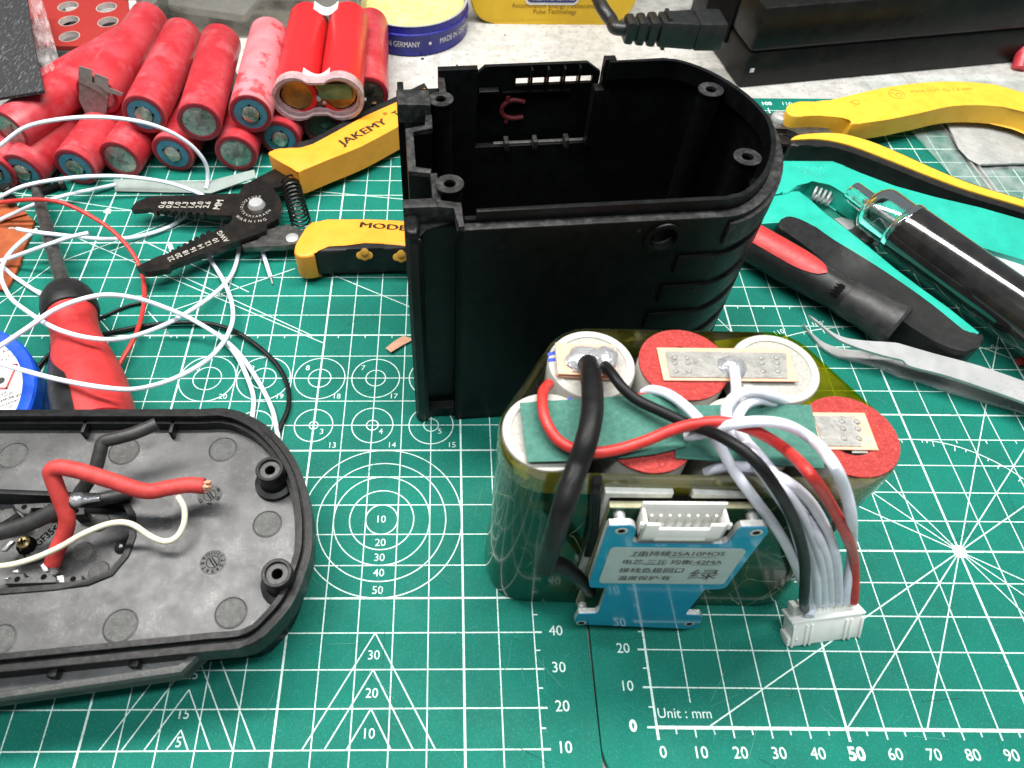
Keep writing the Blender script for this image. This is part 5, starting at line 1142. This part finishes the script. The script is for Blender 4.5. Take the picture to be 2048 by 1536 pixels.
# zip bag
zb = thing('zip_bag', 'clear zip-lock bag with white contents under the yellow pliers', 'plastic bag', P(1920, 260, 0))
def bagsheet(u_, v_):
    A_, B_, C_, D_ = Vector((1722, 152)), Vector((2140, 148)), Vector((1965, 420)), Vector((2200, 420))
    p = A_.lerp(B_, u_).lerp(C_.lerp(D_, u_), v_); z = .10+.10*noise.noise(Vector((u_*5, v_*5, 1)))+.06*noise.noise(Vector((u_*14, v_*12, 4)))+.15*u_*(1-u_)
    return P(p.x, p.y, max(z, .03))
w = MB(); w.grid(bagsheet, 40, 30); w.build('film', m_bag, zb)
w = MB()
for off in (0, 9): w.tube([bagsheet(.20+.0*t_+off*.004, t_)+Vector((0, 0, .04)) for t_ in [i/12 for i in range(13)]], .06, 6)
w.build('zip_strip', m_clear, zb)
w = MB(); w.slab([P(x, y, .34) for x, y in ((1893, 243), (1905, 268), (1918, 295), (1938, 316), (1962, 329), (2048, 326), (2150, 330), (2150, 232), (2048, 233), (1960, 236))], (0, 0, 1), .10, 0, .04); w.build('white_contents', mat('white_packing', (.40, .40, .385), .5, c2=(.30, .31, .30), vs=.8, bump=.2, bs=1.2), zb)

# ------------------------------------------------------------------ far side of the bench
ch = thing('power_adapter', 'large black power adapter brick with seam and cord plugged in', 'power adapter', P(1500, 200, -.25))
A0 = P(1476, 177, -.25); B0 = P(2048, 124, -.25); xc = (B0-A0); xc.normalize(); yc = Vector((-xc.y, xc.x, 0))
HC = 4.1
CM = Matrix((xc, yc, Vector((0, 0, 1)))).transposed().to_4x4(); CM.translation = A0
w = MB(); w.from_bm(_cube((26, 7.4, 1.85), .18), 0, CM @ Matrix.Translation((13, 3.7, .925))); w.build('lower_shell', m_charger, ch)
w = MB(); w.from_bm(_cube((26, 7.4, HC-1.9), .22), 0, CM @ Matrix.Translation((13, 3.7, 1.9+(HC-1.9)/2))); w.build('upper_shell', m_charger, ch)
w = MB(); w.from_bm(_cube((25.8, 7.2, .2), 0), 0, CM @ Matrix.Translation((13, 3.7, 1.875))); w.build('seam', m_hollow, ch)
w = MB(); w.from_bm(_cube((.22, .02, .20), 0), 0, CM @ Matrix.Translation((.42, -.004, .95))); w.build('white_chip', m_wpaper, ch)
w = MB(); w.from_bm(_cube((.12, 3.0, 2.2), .04), 0, CM @ Matrix.Translation((-.05, 3.9, 2.2))); w.build('inlet_socket', m_hollow, ch)
pg = thing('power_plug', 'black ribbed appliance plug on its cord, pushed into the adapter', 'plug', P(1350, 60, 0))
e1 = P(1440, 60, 2.4); e0 = P(1248, 58, 2.6); axp = (e1-e0); LPg = axp.length; axp.normalize(); sp_ = Vector((-axp.y, axp.x, 0)); upv = Vector((0, 0, 1))
PGM = Matrix((axp, sp_, axp.cross(sp_))).transposed().to_4x4(); PGM.translation = e0
def tap(mb, x0, x1, w0, h0_, w1, h1_2, bev=.08):
    bm = bmesh.new(); vs = []
    for x, ww, hh_ in ((x0, w0, h0_), (x1, w1, h1_2)):
        for sy, sz in ((-1, -1), (1, -1), (1, 1), (-1, 1)): vs.append(bm.verts.new((x, sy*ww/2, sz*hh_/2)))
    for f in ((0, 3, 2, 1), (4, 5, 6, 7), (0, 1, 5, 4), (1, 2, 6, 5), (2, 3, 7, 6), (3, 0, 4, 7)): bm.faces.new([vs[i] for i in f])
    bmesh.ops.bevel(bm, geom=list(bm.edges), offset=bev, segments=2, profile=.5, affect='EDGES', clamp_overlap=True); mb.from_bm(bm, 0, PGM)
w = MB(); u1 = LPg
for k in range(3): tap(w, k*.115*u1, (k*.115+.095)*u1, 1.0+.08*k, 1.1+.06*k, 1.05+.08*k, 1.15+.06*k, .14)
tap(w, .345*u1, .72*u1, 1.15, 1.25, 1.55, 1.3, .12); tap(w, .715*u1, 1.0*u1, 1.6, 1.34, 1.6, 1.34, .10)
w.build('body', m_plug, pg)
w = MB(); tap(w, .02*u1, .40*u1, .8, .9, .8, .9, .1); w.build('strain_relief', m_plug, pg)
w = MB(); tap(w, .40*u1, .44*u1, 1.0, 1.62, 1.0, 1.62, .05); w.build('ridge', m_plug, pg)
w = MB(); w.tube([e0+axp*.3, e0-axp*.4+Vector((0, .1, 0)), P(1222, 40, 2.7), P(1203, 12, 3.0), P(1186, -30, 3.2), P(1170, -80, 3.2)], .32, 16); w.build('cord', m_plug, pg)

yb = thing('yellow_box', 'yellow boxed device with rounded corners and brown lettering', 'box', P(1110, 47, -.25))
a, b = P(940, 46, -.2), P(1262, 47, -.2); yf = a.y; xl, xr = a.x, b.x
w = MB(); rr_ = rounded_rect(xl, -.24, xr, 14, 1.4, 8); rr_ = [(p[0], p[1] if p[0] < (xl+xr)/2 or p[1] > 6 else p[1]) for p in rr_]
w.prism(rr_, -3.5, 0, .12, 3, 0, Matrix.Translation((0, yf, 0)) @ Matrix.Rotation(math.pi/2, 4, 'X')); w.build('body', m_ybox, yb)
w = MB(); xm = PYp(1110, 12, yf).x
w.text('Accumulation Energy Millisecond', .36, (PYp(1107, 12, yf-.02)), (1, 0, 0), (0, 0, 1), 0, width=PYp(1190, 12, yf).x-PYp(1030, 12, yf).x+.2)
w.text('Pulse Technology', .36, (PYp(1110, 24, yf-.02)), (1, 0, 0), (0, 0, 1), 0, width=PYp(1153, 12, yf).x-PYp(1066, 12, yf).x); w.build('lettering', m_yboxink, yb)
w = MB(); q0, q1 = PYp(1050, 9, yf), PYp(1156, 9, yf)
w.prism(rounded_rect(q0.x, q0.z, q1.x, q0.z+3, .3), 0, .03, 0, 1, 0, Matrix.Translation((0, yf, 0)) @ Matrix.Rotation(math.pi/2, 4, 'X'))
w.prism(rounded_rect(q0.x+.1, q0.z+.14, q1.x-.1, q0.z+2.9, .22), .03, .045, 0, 1, 1, Matrix.Translation((0, yf, 0)) @ Matrix.Rotation(math.pi/2, 4, 'X'))
w.text('PULSE AND SERVICE', .26, (((q0+q1)/2).x, yf-.05, q0.z+.34), (1, 0, 0), (0, 0, 1), 0, width=(q1.x-q0.x)*.84); w.build('badge', [m_label, m_navy], yb)

ft = thing('flux_tin', 'round blue tin of yellow flux paste lettered MADE IN GERMANY', 'tin', P(822, 60, -.25))
fb = P(822, 114, -.24); rt = 3.05
ftc = Vector((fb.x, fb.y+rt, -.24))
HTn = PYp(822, 56, ftc.y-rt).z+.24
w = MB(); w.lathe([(0, 0), (rt-.08, 0), (rt, .06), (rt, HTn-.55), (rt+.03, HTn-.50), (rt+.03, HTn-.42), (rt-.06, HTn-.38), (rt-.08, HTn-.02), (rt-.12, HTn), (rt-.2, HTn-.02), (rt-.22, HTn-.3)], ftc, (0, 0, 1), 80); w.build('can', m_bluepaint, ft)
w = MB(); w.lathe([(rt-.05, HTn+.012), (rt-.12, HTn+.025), (rt-.19, HTn+.012)], ftc, (0, 0, 1), 80); w.build('rim', m_steel, ft)
def paste(u_, v_):
    an = u_*2*math.pi; r_ = (rt-.22)*v_
    x, y = r_*math.cos(an), r_*math.sin(an)
    return ftc+Vector((x, y, HTn-.14+.10*noise.noise(Vector((x*.9, y*.9, 2)))+.05*noise.noise(Vector((x*3, y*3, 5)))))
w = MB(); w.grid(paste, 64, 20); w.build('paste', m_paste, ft)
w = MB()
def warp_c(ang0): return lambda x, y: ftc+Vector(((rt+.012)*math.sin(ang0+x/rt), -(rt+.012)*math.cos(ang0+x/rt), HTn*.42+y))
for xp, s_ in ((800, 'MADE IN GERMANY'), (960, 'MADE IN GERMANY')):
    pass
w.text('MADE IN GERMANY', .42, (0, 0, 0), mi=0, align='RIGHT', width=2.75, warp=warp_c(math.asin((PYp(840, 88, ftc.y-rt).x-ftc.x)/rt)))
w.text('MADE IN GERMANY', .42, (0, 0, 0), mi=0, align='LEFT', width=2.75, warp=warp_c(math.asin((PYp(880, 80, ftc.y-rt*.9).x-ftc.x)/rt)))
an = math.asin((PYp(860, 84, ftc.y-rt).x-ftc.x)/rt); w.lathe([(0, .02), (.07, .02), (.08, 0)], warp_c(an)(0, 0), (math.sin(an), -math.cos(an), 0), 12)
w.build('lettering', m_label, ft)

cx_ = thing('clear_plastic_tray', 'long clear plastic case behind the heap of red cells', 'plastic case', P(480, 40, -.25))
a, b = P(268, 78, -.2), P(735, 78, -.2)
w = MB(); w.box(((a.x+b.x)/2, a.y+4.2, 1.5), (b.x-a.x, 8.0, 3.4), .3, 3); w.build('case', m_clearbox, cx_)
for k, (x, y, z_, sx_, sy_, sz_, mm) in enumerate(((-2.5, 2, .8, 5.5, 2.2, .5, m_steel), (1.5, 3.5, 1.2, 6, 1.2, .4, m_grey), (-4.5, 4.5, .6, 2.4, 3, 1.0, m_orange), (4.5, 1.6, .7, 2.2, 1.6, .6, m_steel), (0, 5.5, .8, 4, 1.0, .8, m_dsteel))):
    w = MB(); w.box(((a.x+b.x)/2+x, a.y+y, z_), (sx_, sy_, sz_), .15, 2, rot=Matrix.Rotation(-.25+.2*k, 3, 'Z')); w.build('contents', mm, cx_)

rp = thing('perforated_holder', 'red perforated cell holder plate on a grey metal frame', 'cell holder', P(180, 90, -.25))
zp = 1.75
fl_, fr_ = P(60, 91, zp), P(222, 93, zp)
def pxy(x, y): v = P(x, y, zp); return (v.x, v.y)
oc = [pxy(20, 91), pxy(268, 94), pxy(250, -40), pxy(40, -40)]
hs = []
for x, y in ((136, 13), (213, 15), (138, 42), (216, 44), (139, 73), (220, 75)):
    hs.append(circle(pxy(x, y), wcm(x, y, zp, 20), 28))
w = MB(); w.holes(oc, hs, zp-.22, zp); w.build('plate', m_redplate, rp)
w = MB()
for h in hs: w.holes([(p[0], p[1]) for p in h], [[(p[0]*.95+.05*sum(q[0] for q in h)/28, p[1]*.95+.05*sum(q[1] for q in h)/28) for p in h]], zp-.26, zp+.012)
w.build('hole_edge', m_edge, rp)
A_, B_ = pxy(20, 92), pxy(264, 95)
w = MB(); w.add([], []); yy = min(A_[1], B_[1])
w.box(((A_[0]+B_[0])/2, yy+.10, zp-.55), (B_[0]-A_[0], .16, .62), .02); w.box(((A_[0]+B_[0])/2, yy+.10, -.05), (B_[0]-A_[0], .16, .36), .02); w.box((A_[0]+.2, yy+3, .7), (.2, 6, 1.7)); w.box((B_[0]+.0, yy+3, .7), (.25, 6, 1.7), .02)
w.build('frame', m_grey, rp)
w = MB(); w.prism([pxy(268, 96), pxy(282, 90), pxy(268, -40), pxy(252, -40)], -.2, zp+.03, .02); w.build('side_rail', m_edge, rp)

def feltsheet(u_, v_):
    A_, B_, C_, D_ = Vector((-60, -30)), Vector((51, -30)), Vector((-60, 205)), Vector((88, 181))
    p = A_.lerp(B_, u_).lerp(C_.lerp(D_, u_), v_); p.x += 6*math.sin(v_*math.pi)*(-.6)*u_
    z = 3.55+.10*noise.noise(Vector((u_*3, v_*4, 0)))+.05*noise.noise(Vector((u_*9, v_*9, 3)))
    return P(p.x, p.y, z)
w = MB(); w.grid(feltsheet, 30, 40, 0, .12); w.build('felt_sheet', m_fabric, label='black fuzzy felt sheet lying over the red cells at the top left', cat='felt sheet')
def bagl(u_, v_):
    A_, B_, C_, D_ = Vector((44, -10)), Vector((86, 2)), Vector((76, 152)), Vector((127, 152))
    p = A_.lerp(B_, u_).lerp(C_.lerp(D_, u_), v_)
    return P(p.x, p.y, 3.35-.25*v_+.28*noise.noise(Vector((u_*3, v_*5, 7)))+.12*noise.noise(Vector((u_*8, v_*10, 9))))
w = MB(); w.grid(bagl, 24, 40); w.build('clear_bag', m_clear, label='crumpled clear plastic bag hanging below the felt over red cells', cat='plastic bag')
# dark specks on the bench
w = MB()
for x, y, r_ in ((845, 118, .10), (914, 131, .07), (898, 136, .05), (1010, 70, .05)): a = P(x, y, -.25); blob(w, a, r_, r_*.8, r_*.8, x)
w.build('debris', m_hollow, label='tiny dark specks on the pale worktop behind the housing', cat='debris', kind='stuff')
